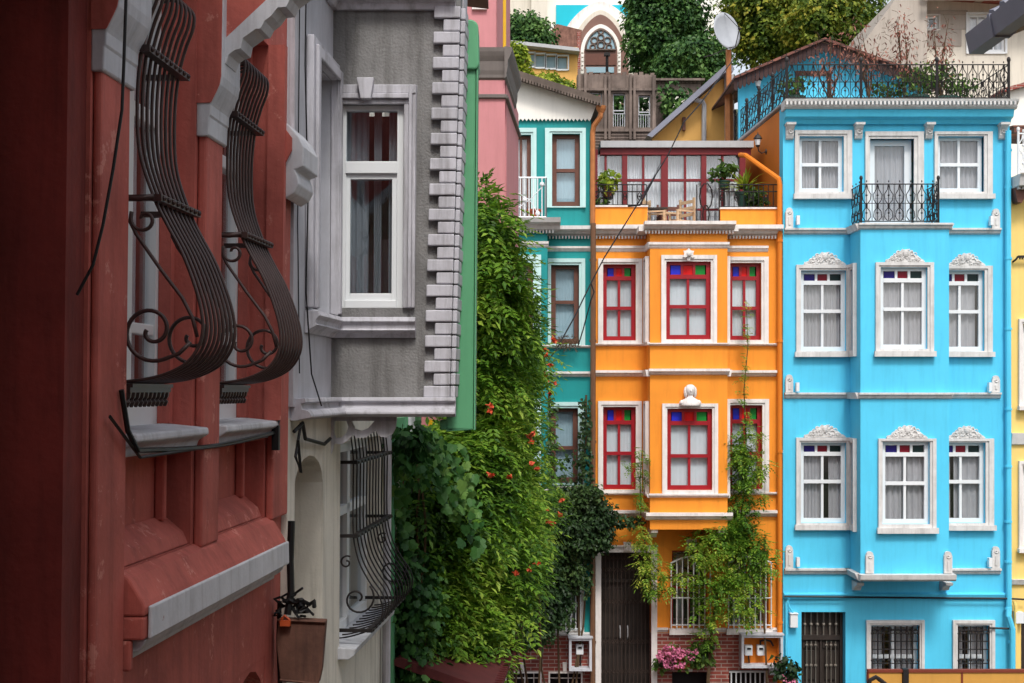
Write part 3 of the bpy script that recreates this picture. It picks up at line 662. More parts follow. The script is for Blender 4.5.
    for i in range(9):
        t = pi*(i/8)*1.25-pi*.125; L = 6.5 if i % 2 == 0 else 5
        dx, dy = cos(t), -sin(t); k.prism([(688-dy*1.1, 255+dx*1.1), (688+dx*L*.7-dy*1.6, 255+dy*L*.7+dx*1.6), (688+dx*L, 255+dy*L), (688+dx*L*.7+dy*1.6, 255+dy*L*.7-dx*1.6), (688+dy*1.1, 255-dx*1.1)], .05+.004*i, .1+.004*i)
    k.ball((688, 254.5, .12), (.05, .04, .05), 8, 5); k.prism([(685, 256), (691, 256), (689, 261), (687, 261)], .05, .09); k.build('leaf_ornament', M['white'], w)
    w = window(root, mb_, (667, 712, 408.6, 490), (662, 717.6, 403.5, 494), 'white', 'burg', u=F/YB, rail=456, stained=(st, 421), rec=.1, curtain='blind')
    # bust over the middle window: one sculpted solid
    k = MB(mb_); C = mb_(689.5, 406, .12)
    k.lathe(C, [(.0, 0), (.17, 0), (.175, .03), (.16, .075), (.14, .11), (.085, .145), (.052, .165), (.048, .19), (.066, .215), (.088, .25), (.096, .29), (.092, .33), (.072, .365), (.04, .385), (.0, .39)], 14)
    k.ball((C[0], C[1]-.085, C[2]+.275), (.018, .03, .03), 6, 4, raw=True); k.ball((C[0], C[1]-.06, C[2]+.23), (.035, .03, .02), 6, 4, raw=True)
    k.ball((C[0]-.035, C[1]-.072, C[2]+.3), (.02, .014, .01), 6, 4, raw=True); k.ball((C[0]+.035, C[1]-.072, C[2]+.3), (.02, .014, .01), 6, 4, raw=True)
    for sg in (-1, 1): k.ball((C[0]+sg*.085, C[1]+.01, C[2]+.25), (.035, .06, .1), 7, 5, raw=True); k.ball((C[0]+sg*.13, C[1], C[2]+.06), (.07, .08, .055), 8, 5, raw=True)
    k.ball((C[0], C[1]-.06, C[2]+.09), (.11, .07, .08), 8, 6, raw=True)
    k.build('bust_ornament', M['white'], w, smooth=True, merge=False)
    for X, sg in ((Xl, -1), (Xr, 1)):
        for y0, y1, r_ in ((263, 340, 307), (405, 489, 454)):
            window(root, SM(X, sg), (25.5, 25.8, Zof(y0), Zof(y1)), (25.44, 25.88, Zof(y0-4), Zof(y1+3)), 'white', 'burg', u=1., rail=Zof(r_), mulls=False, rec=.08, fw=.04, curtain='blind', rdep=.12)
    # entrance
    s = MB(mp); s.box(595.3, 600.9, 546.5, 735, .002, .07); s.box(651.1, 656.8, 546.5, 735, .002, .07); s.box(601, 651, 546.5, 552, .004, .068); s.box(594.5, 657.6, 545, 546.4, .0, .1)
    s.prism([(623, 541.5), (630.5, 541.5), (629.5, 550), (624, 550)], .07, .12); su = s.build('door_surround', M['white'], root)
    d = MB(mp); d.box(601.2, 650.8, 552.2, 735, -.33, -.28); d.box(601.4, 650.6, 581, 584, -.278, -.22); d.box(625, 627, 584, 735, -.278, -.24)
    for x0 in (604, 614.5, 629, 639.5): d.box(x0, x0+8, 590, 640, -.278, -.26); d.box(x0, x0+8, 646, 725, -.278, -.26)
    do = d.build('door', M['doordark'], root)
    h = MB(mp)
    for x in (621, 628.5): h.tube([(x, 628, -.24), (x, 630, -.17), (x, 639, -.17), (x, 641, -.24)], .012, 5)
    h.build('handle', M['tin'], do)
    g = MB(mp); n = 12
    for i in range(n+1): x = 602+48*i/n; g.box(x-.35, x+.35, 552.3, 735, -.13, -.11)
    for y in (556, 568, 600, 640, 670):
        for i in range(n): x0 = 602+48*i/n; x1 = 602+48*(i+1)/n; g.tube([(x0, y, -.105), (x1, y+5, -.105)], .007, 4); g.tube([(x1, y, -.1), (x0, y+5, -.1)], .007, 4)
    g.build('folding_gate', paint('dark_gate_metal', S(66, 54, 48), .5, .1, 9, 0, metal=.3), root, merge=False)
    # ground floor windows
    for k, (x0, x1) in enumerate(((672, 708), (729, 768.6))):
        w = MB(mp); w.box(x0-3, x1+3, 628, 634, .002, .1); 
        if k == 0: w.prism([(686, 539), (696.5, 539), (695, 550.4), (687.5, 550.4)], .002, .09)
        wo = w.build('window', M['white'], root)
        f = MB(mp); f.box(x0, x0+2, 550.6, 628, -.25, -.2); f.box(x1-2, x1, 550.6, 628, -.25, -.2); f.box(x0+2, x1-2, 550.6, 553, -.25, -.2); f.box(x0+2, x1-2, 588, 590, -.25, -.2); f.box((x0+x1)/2-.8, (x0+x1)/2+.8, 553, 628, -.248, -.205)
        f.build('sash', M['burg'], wo); MB(mp).box(x0+.2, x1-.2, 550.6, 627.8, -.235, -.228).build('glass_pane', M['glass_refl'], wo)
        MB(mp).box(x0+6, x0+14, 556, 627.8, -.34, -.335).build('curtain', M['curtain_grey'], wo); MB(mp).box(x0-4, x1+4, 546, 632, -.8, -.75).build('room_behind', M['dark'], wo)
        g = MB(mp); nb = 7 if k == 0 else 8
        for i in range(nb+1):
            x = x0-1.5+(x1-x0+3)*i/nb; top = 562-6*sin(pi*i/nb)
            g.tube([(x, 627.5, .12), (x, top, .12)], .013, 5)
        g.tube([(x0-2, 563, .12)]+[(x0-1.5+(x1-x0+3)*i/12, 562-6*sin(pi*i/12), .12) for i in range(13)]+[(x1+2, 563, .12)], .016, 5)
        for yy in (597, 624): g.tube([(x0-2, yy, .125), (x1+2, yy, .125)], .012, 4)
        g.tube([((x0+x1)/2+8+x, 562+y, .12) for x, y in spiral(0, 0, 4, .8, 2, 8, 14)], .011, 4)
        for xx in (x0-1.5, x1+1.5):
            for yy in (566, 622): g.tube([(xx, yy, .12), (xx, yy, 0)], .012, 4)
        g.build('window_grille', M['pvc'], wo, merge=False)
    for xa, xb in ((657, 668), (712, 725.5), (772, 777)): MB(mp).mould(xa, xb, pr(627.5, 632.5, .06)).build('string_course', M['white'], root)
    # drainpipes
    p = MB(mp); p.tube([(749, 146, -1.), (751, 150, -.6), (778, 180, .1), (778.7, 186, .1), (778.7, 735, .1)], .048, 8)
    for yy in (240, 340, 450, 560, 620): p.tube([(778.7, yy, .1), (778.7, yy+2.5, .1)], .06, 8)
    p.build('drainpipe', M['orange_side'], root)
    p = MB(mp); p.tube([(600.5, 112, .15), (600, 118, .15), (593.5, 127, .1), (592.4, 133, .08), (592.3, 225, .1)], .05, 8); p.lathe(mp(600.5, 112, .15), [(.05, -.05), (.09, .02), (.1, .08), (.0, .08)], 8)
    p.build('drainpipe', M['copper'], root, label='copper drainpipe from the neighbouring roof')
    p = MB(mp); p.tube([(592.3, 225, .3), (592.3, 735, .1)], .05, 8)
    for yy in (260, 340, 440, 540, 640): p.tube([(592.3, yy, .27-(yy-225)*.0004), (592.3, yy+2.5, .27-(yy-225)*.0004)], .065, 8)
    p.build('drainpipe', M['brownpipe'], root, label='brown drainpipe between the orange and the teal house')
    # sun room on the terrace
    YS = 28.; g = FM(YS)
    def sx(px, Y2=27.7): return px
    f = MB(g)
    f.box(600, 752, 142.5, 149, .2, -4.5); rfo = f.build('sunroom_roof', M['tin'], root)
    f = MB(g); f.box(600, 750, 149.2, 155.5, .12, .0)
    for x0, x1 in ((594, 597), (621.8, 627), (660.7, 667.5), (700.7, 705.8), (739, 744.7)): f.box(x0, x1, 155.6, 254, .0, .1)
    for x in (605.4, 643, 684.7, 722): f.box(x-1.1, x+1.1, 155.6, 254, .01, .08)
    f.box(594, 744, 179.5, 182, .015, .085); f.box(594, 744, 209, 211, .015, .085)
    sr = f.build('sunroom_front', M['darkburg'], root)
    MB(g).box(596, 743, 155, 254, .03, .031).build('glass_pane', M['glass'], sr)
    q = MB(g); n = 330
    for i in range(n+1):
        x = 597+145*i/n; am = .03*sin(i*.75+1.3*sin(i*.11)); q.v += [g(x, 156, -.12+am), g(x, 254, -.12+am*1.3)]
    for i in range(n): q.f.append((2*i, 2*i+2, 2*i+3, 2*i+1))
    q.build('curtain', M['curtain_white'], sr, smooth=True, normals=False)
    m = MB(g); m.box(594, 598, 149.3, 254, -.01, -4.3); m.box(740, 744.6, 149.3, 254, -.01, -4.3); m.box(590, 750, 149.3, 254, -4.302, -4.4); m.build('sunroom_wall', M['darkburg'], root)
    # terrace railing
    r = MB(); z = H+Zof(205.5); 
    def rail(xa, xb, zb_, y=YF+.08):
        a = Xof(xa); b = Xof(xb); n = int((b-a)/.085); hh = H+Zof(184)-zb_
        for i in range(n+1): x = a+(b-a)*i/n; r.tube([(x, y, zb_), (x, y, zb_+hh)], .008, 4, raw=True)
        for zz in (.02, hh, hh-.13): r.tube([(a, y, zb_+zz), (b, y, zb_+zz)], .011, 4, raw=True)
        for i in range(0, n, 3):
            x = a+(b-a)*(i+.5)/n
            r.tube([(x+.03*cos(t), y, zb_+hh*.45+.07*sin(t)) for t in [2*pi*j/8 for j in range(9)]], .009, 4, raw=True); r.ball((x, y, zb_+hh*.45), .02, 5, 4, raw=True)
    rail(594, 647, z); r.build('terrace_railing', M['iron'], root, merge=False); r = MB(); rail(720, 779, H+Zof(207.5))
    a = Xof(720); 
    r.tube([(a, YF+.08, H+Zof(226)), (a, YF+.08, H+Zof(184))], .014, 5, raw=True)
    r.tube([(a-.25+.12*cos(t), YF+.08, H+Zof(196)+.25*sin(t)) for t in [2*pi*j/10 for j in range(11)]], .012, 4, raw=True)
    r.tube([(a-.25+.06*cos(t), YF+.08, H+Zof(214)+.18*sin(t)) for t in [2*pi*j/10 for j in range(11)]], .012, 4, raw=True)
    r.tube([(a-.42, YF+.08, H+Zof(226)), (a-.42, YF+.08, H+Zof(184))], .012, 5, raw=True)
    r.build('terrace_railing', M['iron'], root, merge=False)
    return root
orange_house()

# ================================================================= TEAL HOUSE
def teal_house():
    root = thing('teal_house', 'narrow teal house with mint window surrounds and a white gable under a sloping roof', 'house', (Xof(550), 28.5, H+Zof(735)))
    mp = FM(YF); YB = 25.3; mb_ = FM(YB)
    MB(mp).panel(470, 591, 118, 633.5, [(552, 580, 134, 206.5), (505, 531, 135, 226), (551, 579, 265, 345), (551, 578, 408, 483), (551, 580, 553, 630)], 0, -.35).build('wall', M['teal'], root)
    MB(mp).panel(470, 591, 633.5, 735, [(506.5, 540, 673, 700), (550, 581, 673, 700)], .004, -.35).build('brick_base', M['brick'], root)
    m = MB(mb_).panel(470, 547.5, 228, 540, [(500, 533, 263, 340), (500, 534, 405, 484)], 0, -.25); zt, zb = Zof(228, YB), Zof(540, YB); Xr = Xof(547.5, YB)
    m.map(SM(Xr, 1)).panel(YB+.252, YF, zt, zb, [], -.002, -.15); m.map(ID).box(Xof(470, YB)+.01, Xr-.01, YB+.01, YF-.002, H+zb+.001, H+zb+.06)
    m.map(SM(Xof(470, YB), -1)).panel(YB+.252, YF, zt, zb, [], -.002, -.15)
    m.build('bay', M['teal'], root)
    m = MB(); m.box(Xof(470), Xof(470)+.3, YF+.352, 32.9, H+Zof(735), H+Zof(90)); m.box(Xof(591)-.3, Xof(591)-.002, YF+.352, 32.9, H+Zof(735), H+Zof(118)); m.build('side_wall', M['teal'], root)
    g = MB(mp); pts = [(470, 118), (470, 74)] + [(591, 112)]; n = 31
    edge = []
    for i in range(n*2+1):
        x = 591-(591-470)*i/(n*2); edge.append((x, 119+(2.6 if i % 2 else 0)))
    g.prism([(470, 66), (596, 106)]+edge, .06, .02); g.build('gable_board', M['offwhite'], root)
    r = MB(mp); r.prism([(466, 58), (600, 101), (600, 107.5), (466, 65)], .35, -7); ro = r.build('roof', M['brownroof'], root)
    r = MB(mp)
    for i in range(46):
        x = 468+i*2.9; y = 64.8+(x-468)*.3175; r.box(x, x+1.7, y, y+3.4, .351, .30)
    r.build('roof_edge_boards', M['woodruin'], ro)
    window(root, mp, (552, 580, 134, 206.5), (545, 585.6, 128.5, 207.7), 'mint', 'brownwood', rail=170, rec=.14, curtain='curtain_blue', mulls=False, fw=.09)
    window(root, mp, (505, 531, 135, 226), (499, 536.4, 128.5, 227), 'mint', 'brownwood', rail=None, rec=.14, curtain='curtain_white', mulls=True, cols=3, name='balcony_door')
    window(root, mp, (551, 579, 265, 344), (547.8, 585, 258.7, 345.3), 'mint', 'brownwood', rail=302, rec=.14, curtain='curtain_blue', mulls=False, fw=.09)
    window(root, mp, (551, 578, 408, 483), (547.8, 584, 402, 485), 'mint', 'brownwood', rail=448, rec=.14, curtain='curtain_blue', mulls=False, fw=.09)
    window(root, mb_, (500, 533, 263, 340), (494, 541, 255, 342), 'mint', 'brownwood', u=F/YB, rail=300, rec=.12, curtain='curtain_grey', mulls=False, fw=.09)
    window(root, mb_, (500, 534, 405, 484), (494, 541, 399, 487), 'mint', 'brownwood', u=F/YB, rail=446, rec=.12, curtain='curtain_grey', mulls=False, fw=.09)
    w = window(root, mp, (551, 580, 553, 630), (547, 584, 549, 634), 'white', 'brownwood', rail=590, rec=.16, curtain=None, mulls=False, glass='glass_refl')
    g = MB(mp)
    for i in range(7): x = 551+4.9*i; g.tube([(x, 630, .1), (x, 552, .1)], .014, 5)
    for yy in (553, 602, 628): g.tube([(549, yy, .1), (582, yy, .1)], .014, 4)
    g.tube([(566+x, 613+y, .1) for x, y in spiral(0, 0, 6, 1, 0, 9, 20)], .01, 4); g.build('window_grille', M['pvc'], w, merge=False)
    pr = lambda y0, y1, d: [(y1, 0), (y1-.2*(y1-y0), d*.4), (y0+.55*(y1-y0), d*.55), (y0+.4*(y1-y0), d), (y0, d), (y0, 0)]
    c = MB(mp); c.mould(Xr/(YF/F)+512, 592, pr(227, 236, .24)); dentils(c, 549, 590, 236, 239, 0, .09, 1.5, 1.7)
    c.map(mb_).mould(470, 560, [(232, -.1), (230, .1), (226, .14), (224, .3), (219.5, .34), (219.5, -.1)]); dentils(c, 472, 556, 230.5, 233.5, 0, .1, 1.5, 1.7)
    c.map(ID).box(Xof(470, YB), Xof(560, YB), YB+.102, YF-.01, H+zt+.0, H+zt+.13); c.build('cornice', M['blue_stone'], root)
    for (s0, s1, b0_, b1_, d) in ((246.5, 251.5, 241.5, 247.5, .06), (345.4, 348, 345, 348, .08), (371.5, 377, 370.5, 376.5, .1), (486, 489, 489, 492, .08)):
        c = MB(mp); c.mould(Xr/(YF/F)+512+.3, 591, pr(s0, s1, d)); c.map(mb_).mould(470, 548.6, pr(b0_, b1_, d)); c.build('string_course', M['white'], root)
    c = MB(mp); c.mould(500, 591, pr(632, 636, .1)); c.build('string_course', M['blue_stone'], root)
    for k in ((506.5, 540, 673, 700), (550, 581, 673, 700)):
        f = MB(mp); f.box(k[0]-1.5, k[0], k[2]-1.5, k[3], .005, .04); f.box(k[1], k[1]+1.5, k[2]-1.5, k[3], .005, .04); f.box(k[0], k[1], k[2]-1.5, k[2], .005, .038); f.box(k[0], k[1], k[2]+5.5, k[2]+6.3, -.1, -.07)
        for x in (k[0]+9, k[0]+18, k[0]+27): f.box(x, x+.8, k[2], k[3], -.1, -.072)
        o = f.build('basement_window', M['white'], root); MB(mp).box(k[0]-.5, k[1]+.5, k[2]-.5, k[3], -.3, -.28).build('glass_pane', M['dark'], o)
    k = MB(mp); k.prism([(518, 662), (525, 662), (524, 671), (519, 671)], .006, .05); k.prism([(562.5, 662), (567, 662), (566.5, 671), (563, 671)], .006, .05); k.build('keystone', M['white'], root)
    # balcony
    r = MB(); z = H+zt+.14; y = YB-.2; x0, x1 = Xof(499, YB), Xof(546, YB); h = .74
    for i in range(12): x = x0+(x1-x0)*i/11; r.tube([(x, y, z), (x, y, z+h)], .011, 5, raw=True)
    for i in range(7): yy = y+(YF-y)*i/7; r.tube([(x1, yy, z), (x1, yy, z+h)], .011, 5, raw=True)
    for zz in (.03, h): r.tube([(x0, y, z+zz), (x1, y, z+zz), (x1, YF, z+zz)], .016, 5, raw=True)
    for i, zz in ((1, .62), (3, .62), (10, .62), (6, .34), (3, .1), (9, .1)): r.ball((x0+(x1-x0)*(i+.0)/11, y, z+zz), .045, 7, 5, raw=True)
    r.tube([(x0+.1, y, z+.6), (x0+.55, y, z+.34), (x1-.05, y, z+.6)], .01, 4, raw=True); r.tube([(x0+.2, y, z+.1), (x0+.55, y, z+.34), (x1-.15, y, z+.1)], .01, 4, raw=True)
    r.build('balcony_railing', M['pvc'], root, merge=False)
    return root
teal_house()
# pot on the teal balcony
def pot(mb, p, r, h):
    mb.lathe(p, [(0, 0), (r*.7, 0), (r*.95, h*.8), (r*1.08, h*.82), (r*1.08, h), (r*.9, h), (r*.85, h*.85), (0, h*.85)], 14)
m = MB(); pot(m, (Xof(534, 25.3), 25.35, H+Zof(228, 25.3)+.14), .13, .2); tag(m.build('flower_pot', M['terracotta']), 'empty terracotta pot on the white railed balcony of the teal house', 'flower pot')

# ================================================================= YELLOW HOUSE
def yellow_house():
    root = thing('yellow_house', 'pale yellow house at the right edge beyond the blue house', 'house', (Xof(1060), 28.5, H+Zof(735)))
    mp = FM(26.02)
    MB(mp).panel(1010, 1180, 188, 735, [(1022, 1062, 324, 404), (1022, 1062, 466, 546), (1090, 1130, 324, 404), (1090, 1130, 466, 546), (1021, 1058, 612, 735), (1085, 1130, 615, 680)], 0, -.35).build('wall', M['yellow'], root)
    MB().box(Xof(1010), Xof(1180), 26.38, 33, H+Zof(735), H+Zof(190)).build('rear_block', M['yellow'], root)
    for x in (1022, 1090):
        for y in (324, 466): window(root, mp, (x, x+40, y, y+80), (x-4, x+44, y-5, y+86), 'white', 'pvc', rail=y+40, rec=.14, sill=4)
    window(root, mp, (1085, 1130, 615, 680), (1081, 1134, 611, 684), 'white', 'pvc', rail=650, rec=.14)
    MB(mp).box(1021.2, 1057.8, 612.2, 735, -.3, -.25).build('door', M['doordark'], root)
    c = MB(mp); c.mould(1009.5, 1180, [(190, 0), (189, .5), (181, .55), (178, .6), (178, 0)]); dentils(c, 1011, 1175, 189, 192, 0, .4, 1.8, 1.8); c.build('cornice', M['blue_stone'], root)
    k = MB(mp); k.prism([(1009.5, 190), (1022, 190), (1020, 198), (1016, 205), (1012, 204), (1010.5, 198)], .02, .3); k.build('bracket', M['brownwood'], root)
    c = MB(mp); c.mould(1010.5, 1180, [(585, 0), (584, .06), (579, .1), (579, 0)]); c.mould(1010.5, 1180, [(445, 0), (444, .06), (433, .1), (433, 0)]); c.build('string_course', M['blue_stone'], root)
    r = MB(); z = H+Zof(178); iron_panel(r, ((Xof(1010), 25.6, z), (Xof(1180), 25.6, z)), .75, pitch=.2, r=.013); post(r, (Xof(1010.5), 25.6, z), .8)
    r.build('balcony_railing', M['pvc'], root, merge=False)
    mb = MB(mp); mb.box(1013, 1021, 611, 622, .002, .16); mb.build('meter_box', M['pvc'], root)
    p = MB(mp); p.tube([(1012, 600, .1), (1013.5, 605, .12), (1013, 735, .1)], .03, 7); p.build('conduit', M['yellow'], root)
    b = MB(mp); b.box(1016, 1040, 256, 258.5, .1, .13); b.tube([(1016, 257, .11), (1014, 260, .11), (1012.5, 262, .02)], .02, 5)
    for i in range(9): b.box(1017+i*2.4, 1018.4+i*2.4, 258.5, 260, .1, .12)
    b.build('sign_bracket', M['iron'], root)
    MB().box(Xof(1018), Xof(1180), 30.2, 33, H+Zof(190), H+Zof(135)).build('upper_storey', M['offwhite'], root)
    m = MB(FM(30)); m.mould(1010, 1190, [(135, .2), (127, .2), (112, -3.4), (116, -3.4)]); m.build('roof', M['rooftile'], root)
    return root
yellow_house()
# ================================================================= THE LEFT STREET
X0 = -1.907
def Yat(px, w=0., x0=X0): return F*(-x0-w)/(607-px)

def bellied_grille(root, L, y0, y1, n, prof, r, mat, bands, name='window_grille', scroll=None, balus=None, taper=0):
    """bars along the wall (depth y0..y1); prof: list of (outward, z)"""
    # smooth the profile (Catmull-Rom)
    P = prof; S_ = []
    for i in range(len(P)-1):
        p0, p1, p2, p3 = P[max(i-1, 0)], P[i], P[i+1], P[min(i+2, len(P)-1)]
        for k in range(5):
            t = k/5; S_.append(tuple(.5*((2*p1[j])+(-p0[j]+p2[j])*t+(2*p0[j]-5*p1[j]+4*p2[j]-p3[j])*t*t+(-p0[j]+3*p1[j]-3*p2[j]+p3[j])*t**3) for j in (0, 1)))
    S_.append(P[-1])
    g = MB(L)
    for i in range(n):
        y = y0+(y1-y0)*i/(n-1); g.tube([(y, z, w) for w, z in S_], r, 7)
    main = g.build(name, M[mat], root, merge=False, smooth=True)
    for w, z in bands:
        b = MB(L)
        b.box(y0-.03, y1+.03, z-.014, z+.014, w-.008, w+.03)
        for i in range(n): b.ball((y0+(y1-y0)*i/(n-1), z, w+.03), .012, 5, 4)
        for y in (y0-.02, y1+.02): b.box(y-.012, y+.012, z-.012, z+.012, -.1, w)
        b.build('grille_band', M[mat], main, merge=False)
    if scroll:
        for y in (y0-.03, y1+.03):
            s = MB(L)
            for pts, rr in scroll: s.tube([(y, z, w) for w, z in pts], rr, 6)
            s.build('grille_scroll', M[mat], main, merge=False, smooth=True)
    if balus:
        z0, z1, w = balus; s = MB(L); k = n+1
        for i in range(k):
            y = y0+(y1-y0)*i/(k-1)
            s.tube([(y, z0, w), (y, z0+.02, w), (y, (z0+z1)/2, w), (y, z1-.02, w), (y, z1, w)], [.006, .016, .008, .016, .02], 6)
        s.box(y0-.02, y1+.02, z1, z1+.02, w-.02, w+.02); s.box(y0-.02, y1+.02, z1+.02, z1+.035, w-.012, w+.03)
        s.build('baluster_row', M[mat], main, merge=False)
    return main

def red_house():
    L = LM(-1.94, .012)
    root = thing('red_house', 'weathered brick red house on the near left with two bellied iron window grilles', 'house', (-3.2, 6.8, 0))
    Ya, Yb = 5.22, 8.37; top = 2.9
    w1, w2 = (5.58, 6.54), (6.9, 7.93)
    holes = [(w1[0], w1[1], -.17, 1.95), (w2[0], w2[1], -.17, 1.95), (w1[0], w1[1], -.72, -.28), (w2[0], w2[1], -.72, -.28), (7.36, 8.02, -3.4, -1.52)]
    w = MB(L); w.panel(Ya, Yb, -6.4, top, holes, 0, -.28)
    # arched head of the lower opening
    for k in range(8):
        t0 = pi*k/8; t1 = pi*(k+1)/8; c = 7.69
        w.prism([(c+.33*cos(t0), -1.85+.3*sin(t0)), (c+.33*cos(t0), -1.519), (c+.33*cos(t1), -1.519), (c+.33*cos(t1), -1.85+.3*sin(t1))], -.004, -.27)
    w.build('wall', M['red'], root)
    # side face towards the camera and the body of the house
    xe = L(Ya, 0, 0)[0]
    e = MB(); e.v = []; 
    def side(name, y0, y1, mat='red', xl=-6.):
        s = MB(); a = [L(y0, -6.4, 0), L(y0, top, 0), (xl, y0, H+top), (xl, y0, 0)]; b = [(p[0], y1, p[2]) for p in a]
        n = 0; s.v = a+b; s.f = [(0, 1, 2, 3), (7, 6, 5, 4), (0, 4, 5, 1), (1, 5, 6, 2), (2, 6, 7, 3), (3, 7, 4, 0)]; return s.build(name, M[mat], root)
    side('side_wall', 5.0, 5.218, 'red_shaded')  # darker copy of the red stands for shade on this face
    s = MB(L); s.box(5.22, 8.3, top-.1, top, -.3, -4.2); s.box(8.1, 8.36, -6.4, top-.1, -.3, -4.2); s.build('rear_block', M['red'], root)
    # pilasters
    PIL = [(5.24, 5.56, .035), (6.58, 6.86, .045), (7.965, 8.34, .045)]
    for i, (a, b, d) in enumerate(PIL):
        p = MB(L); p.box(a, b, -6.4 if i == 0 else -.74, 1.27, .002, d); p.build('pilaster', M['red'], root, bevel=.012)
        c = MB(L); a_, b_ = a-.02, b+.02
        prof = [(1.19, .0), (1.19, d+.008), (1.2, d+.014), (1.28, d+.016), (1.29, d+.022), (1.335, d+.024), (1.35, d+.03), (1.37, d+.04), (1.4, d+.055), (1.43, d+.068), (1.47, d+.075), (1.95, d+.077), (1.95, 0)]
        if i == 2: continue
        c.mould(a_, b_, prof); c.build('capital', M['whiteworn'], root, bevel=.006)
        e_ = MB(L); e_.mould(a_-.006, a_-.0005, [(1.345, .0), (1.345, d+.02)]+[(z_, w_-.004) for z_, w_ in prof if 1.345 < z_ and w_ > 0]+[(1.95, 0)]); e_.build('pilaster_cheek', M['red'], root)
    # returns of the deep pier by the second window (faces the camera)
    p = MB(L); p.box(w2[1]-.02, w2[1]+.035, -.17, 1.95, .003, .1); p.mould(7.935, 7.958, [(1.6, .03), (1.57, .045), (1.51, .075), (1.43, .135), (1.36, .135), (1.29, .1), (1.24, .05), (1.2, .03)]); p.build('pier', M['red'], root)
    c = MB(L); c.mould(7.96, 8.36, [(1.56, 0), (1.55, .06), (1.5, .12), (1.44, .17), (1.38, .2), (1.27, .2), (1.25, .15), (1.22, .165), (1.17, .175), (1.12, .15), (1.09, .1), (1.12, .05), (1.2, .03), (1.2, 0)]); c.build('capital', M['whiteworn'], root, bevel=.008, label='chipped white scroll capital')
    # stepped white moulding rising over the second pilaster
    c = MB(L)
    pts = [(.063, 1.571), (.077, 1.608), (.115, 1.65), (.322, 1.84), (.634, 2.12), (.70, 2.03), (.431, 1.84), (.41, 1.80), (.369, 1.797), (.34, 1.76), (.308, 1.736), (.289, 1.70), (.265, 1.698), (.204, 1.656), (.195, 1.608), (.165, 1.6), (.138, 1.58), (.124, 1.538), (.09, 1.55)]
    n = len(c.v); k = len(pts)
    for y in (6.60, 6.79): c.v += [L(y, z, w_) for w_, z in pts]
    c.f += [tuple(range(n, n+k)), tuple(reversed(range(n+k, n+2*k)))]+[(n+i, n+(i+1) % k, n+k+(i+1) % k, n+k+i) for i in range(k)]
    c.build('moulded_console', M['whiteworn'], root, label='stepped white moulding climbing outwards over the second pilaster')
    c = MB(L); n = len(c.v); pts = [(.06, 1.6), (.12, 1.66), (.62, 2.115), (.62, 2.9), (.0, 2.9)]; k = 5
    for y in (6.62, 6.77): c.v += [L(y, z, w_) for w_, z in pts]
    c.f += [tuple(range(n, n+k)), tuple(reversed(range(n+k, n+2*k)))]+[(n+i, n+(i+1) % k, n+k+(i+1) % k, n+k+i) for i in range(k)]
    c.build('console_web', M['red'], root)
    # windows
    for (a, b) in (w1, w2):
        wd = MB(L); r0 = -.2
        wd.box(a, a+.09, -.17, 1.95, r0, r0+.05); wd.box(b-.09, b, -.17, 1.95, r0, r0+.05); wd.box(a+.09, b-.09, 1.85, 1.95, r0, r0+.05); wd.box(a+.09, b-.09, -.17, -.05, r0, r0+.05)
        wd.box((a+b)/2-.05, (a+b)/2+.05, -.05, 1.85, r0, r0+.06); wd.box(a+.16, a+.2, -.05, 1.85, r0, r0+.04); wd.box(a+.09, b-.09, 1.2, 1.27, r0-.01, r0+.055); wd.box(a+.09, b-.09, .25, .3, r0-.01, r0+.045)
        wo = wd.build('window', M['pvc'], root, bevel=.006)
        MB(L).box(a+.05, b-.05, -.1, 1.9, r0+.012, r0+.02).build('glass_pane', M['glass'], wo)
        q = MB(L); n = 80
        for i in range(n+1):
            y = a+(b-a)*i/n; am = .02*sin(i*.62)+.01*sin(i*.23); q.v += [L(y, -.12, r0-.06+am), L(y, 1.93, r0-.06+am)]
        for i in range(n): q.f.append((2*i, 2*i+2, 2*i+3, 2*i+1))
        q.build('curtain', M['curtain_white'], wo, smooth=True, normals=False)
        s = MB(L); s.mould(a-.02, b+.02, [(-.27, -.19), (-.17, -.19), (-.155, -.12), (-.175, .075), (-.205, .08), (-.235, .03), (-.27, .02)]); s.build('sill', M['whiteworn'], root, bevel=.008)
        jm = MB(L); jm.box(b-.002-.05, b-.002, -.155, 1.95, -.148, -.09); jm.build('jamb', M['red'], root)
    # recessed panels below
    for (a, b) in (w1, w2):
        p = MB(L); p.box(a-.01, b+.01, -.74, -.26, -.16, -.13)
        p.mould(a+.002, b-.002, [(-.718, -.128), (-.718, -.005), (-.66, -.03), (-.58, -.128)])
        p.box(b-.14, b-.1, -.6, -.284, -.128, -.08); p.build('recessed_panel', M['red'], root, bevel=.01)
    # ledge
    l = MB(L); l.mould(5.562, 8.0, [(-.72, .003), (-.75, .05), (-.845, .11), (-.865, .118), (-.9, .115), (-.9, .0)]); l.build('ledge', M['red'], root, bevel=.01)
    l = MB(L); l.mould(5.6, 8.01, [(-.862, .116), (-.865, .132), (-.985, .135), (-.995, .13), (-.995, .116)]); l.mould(5.6, 8.0, [(-.997, .0), (-.997, .11), (-1.02, .10), (-1.045, .08), (-1.05, .055), (-1.075, .05), (-1.09, .02), (-1.09, .0)]); l.build('ledge_moulding', M['whiteworn'], root, bevel=.006)
    l = MB(L); l.box(5.562, 7.99, -.995, -.902, .003, .112); l.box(5.562, 5.598, -1.12, -.997, .003, .06); l.build('ledge_core', M['red'], root, bevel=.01)
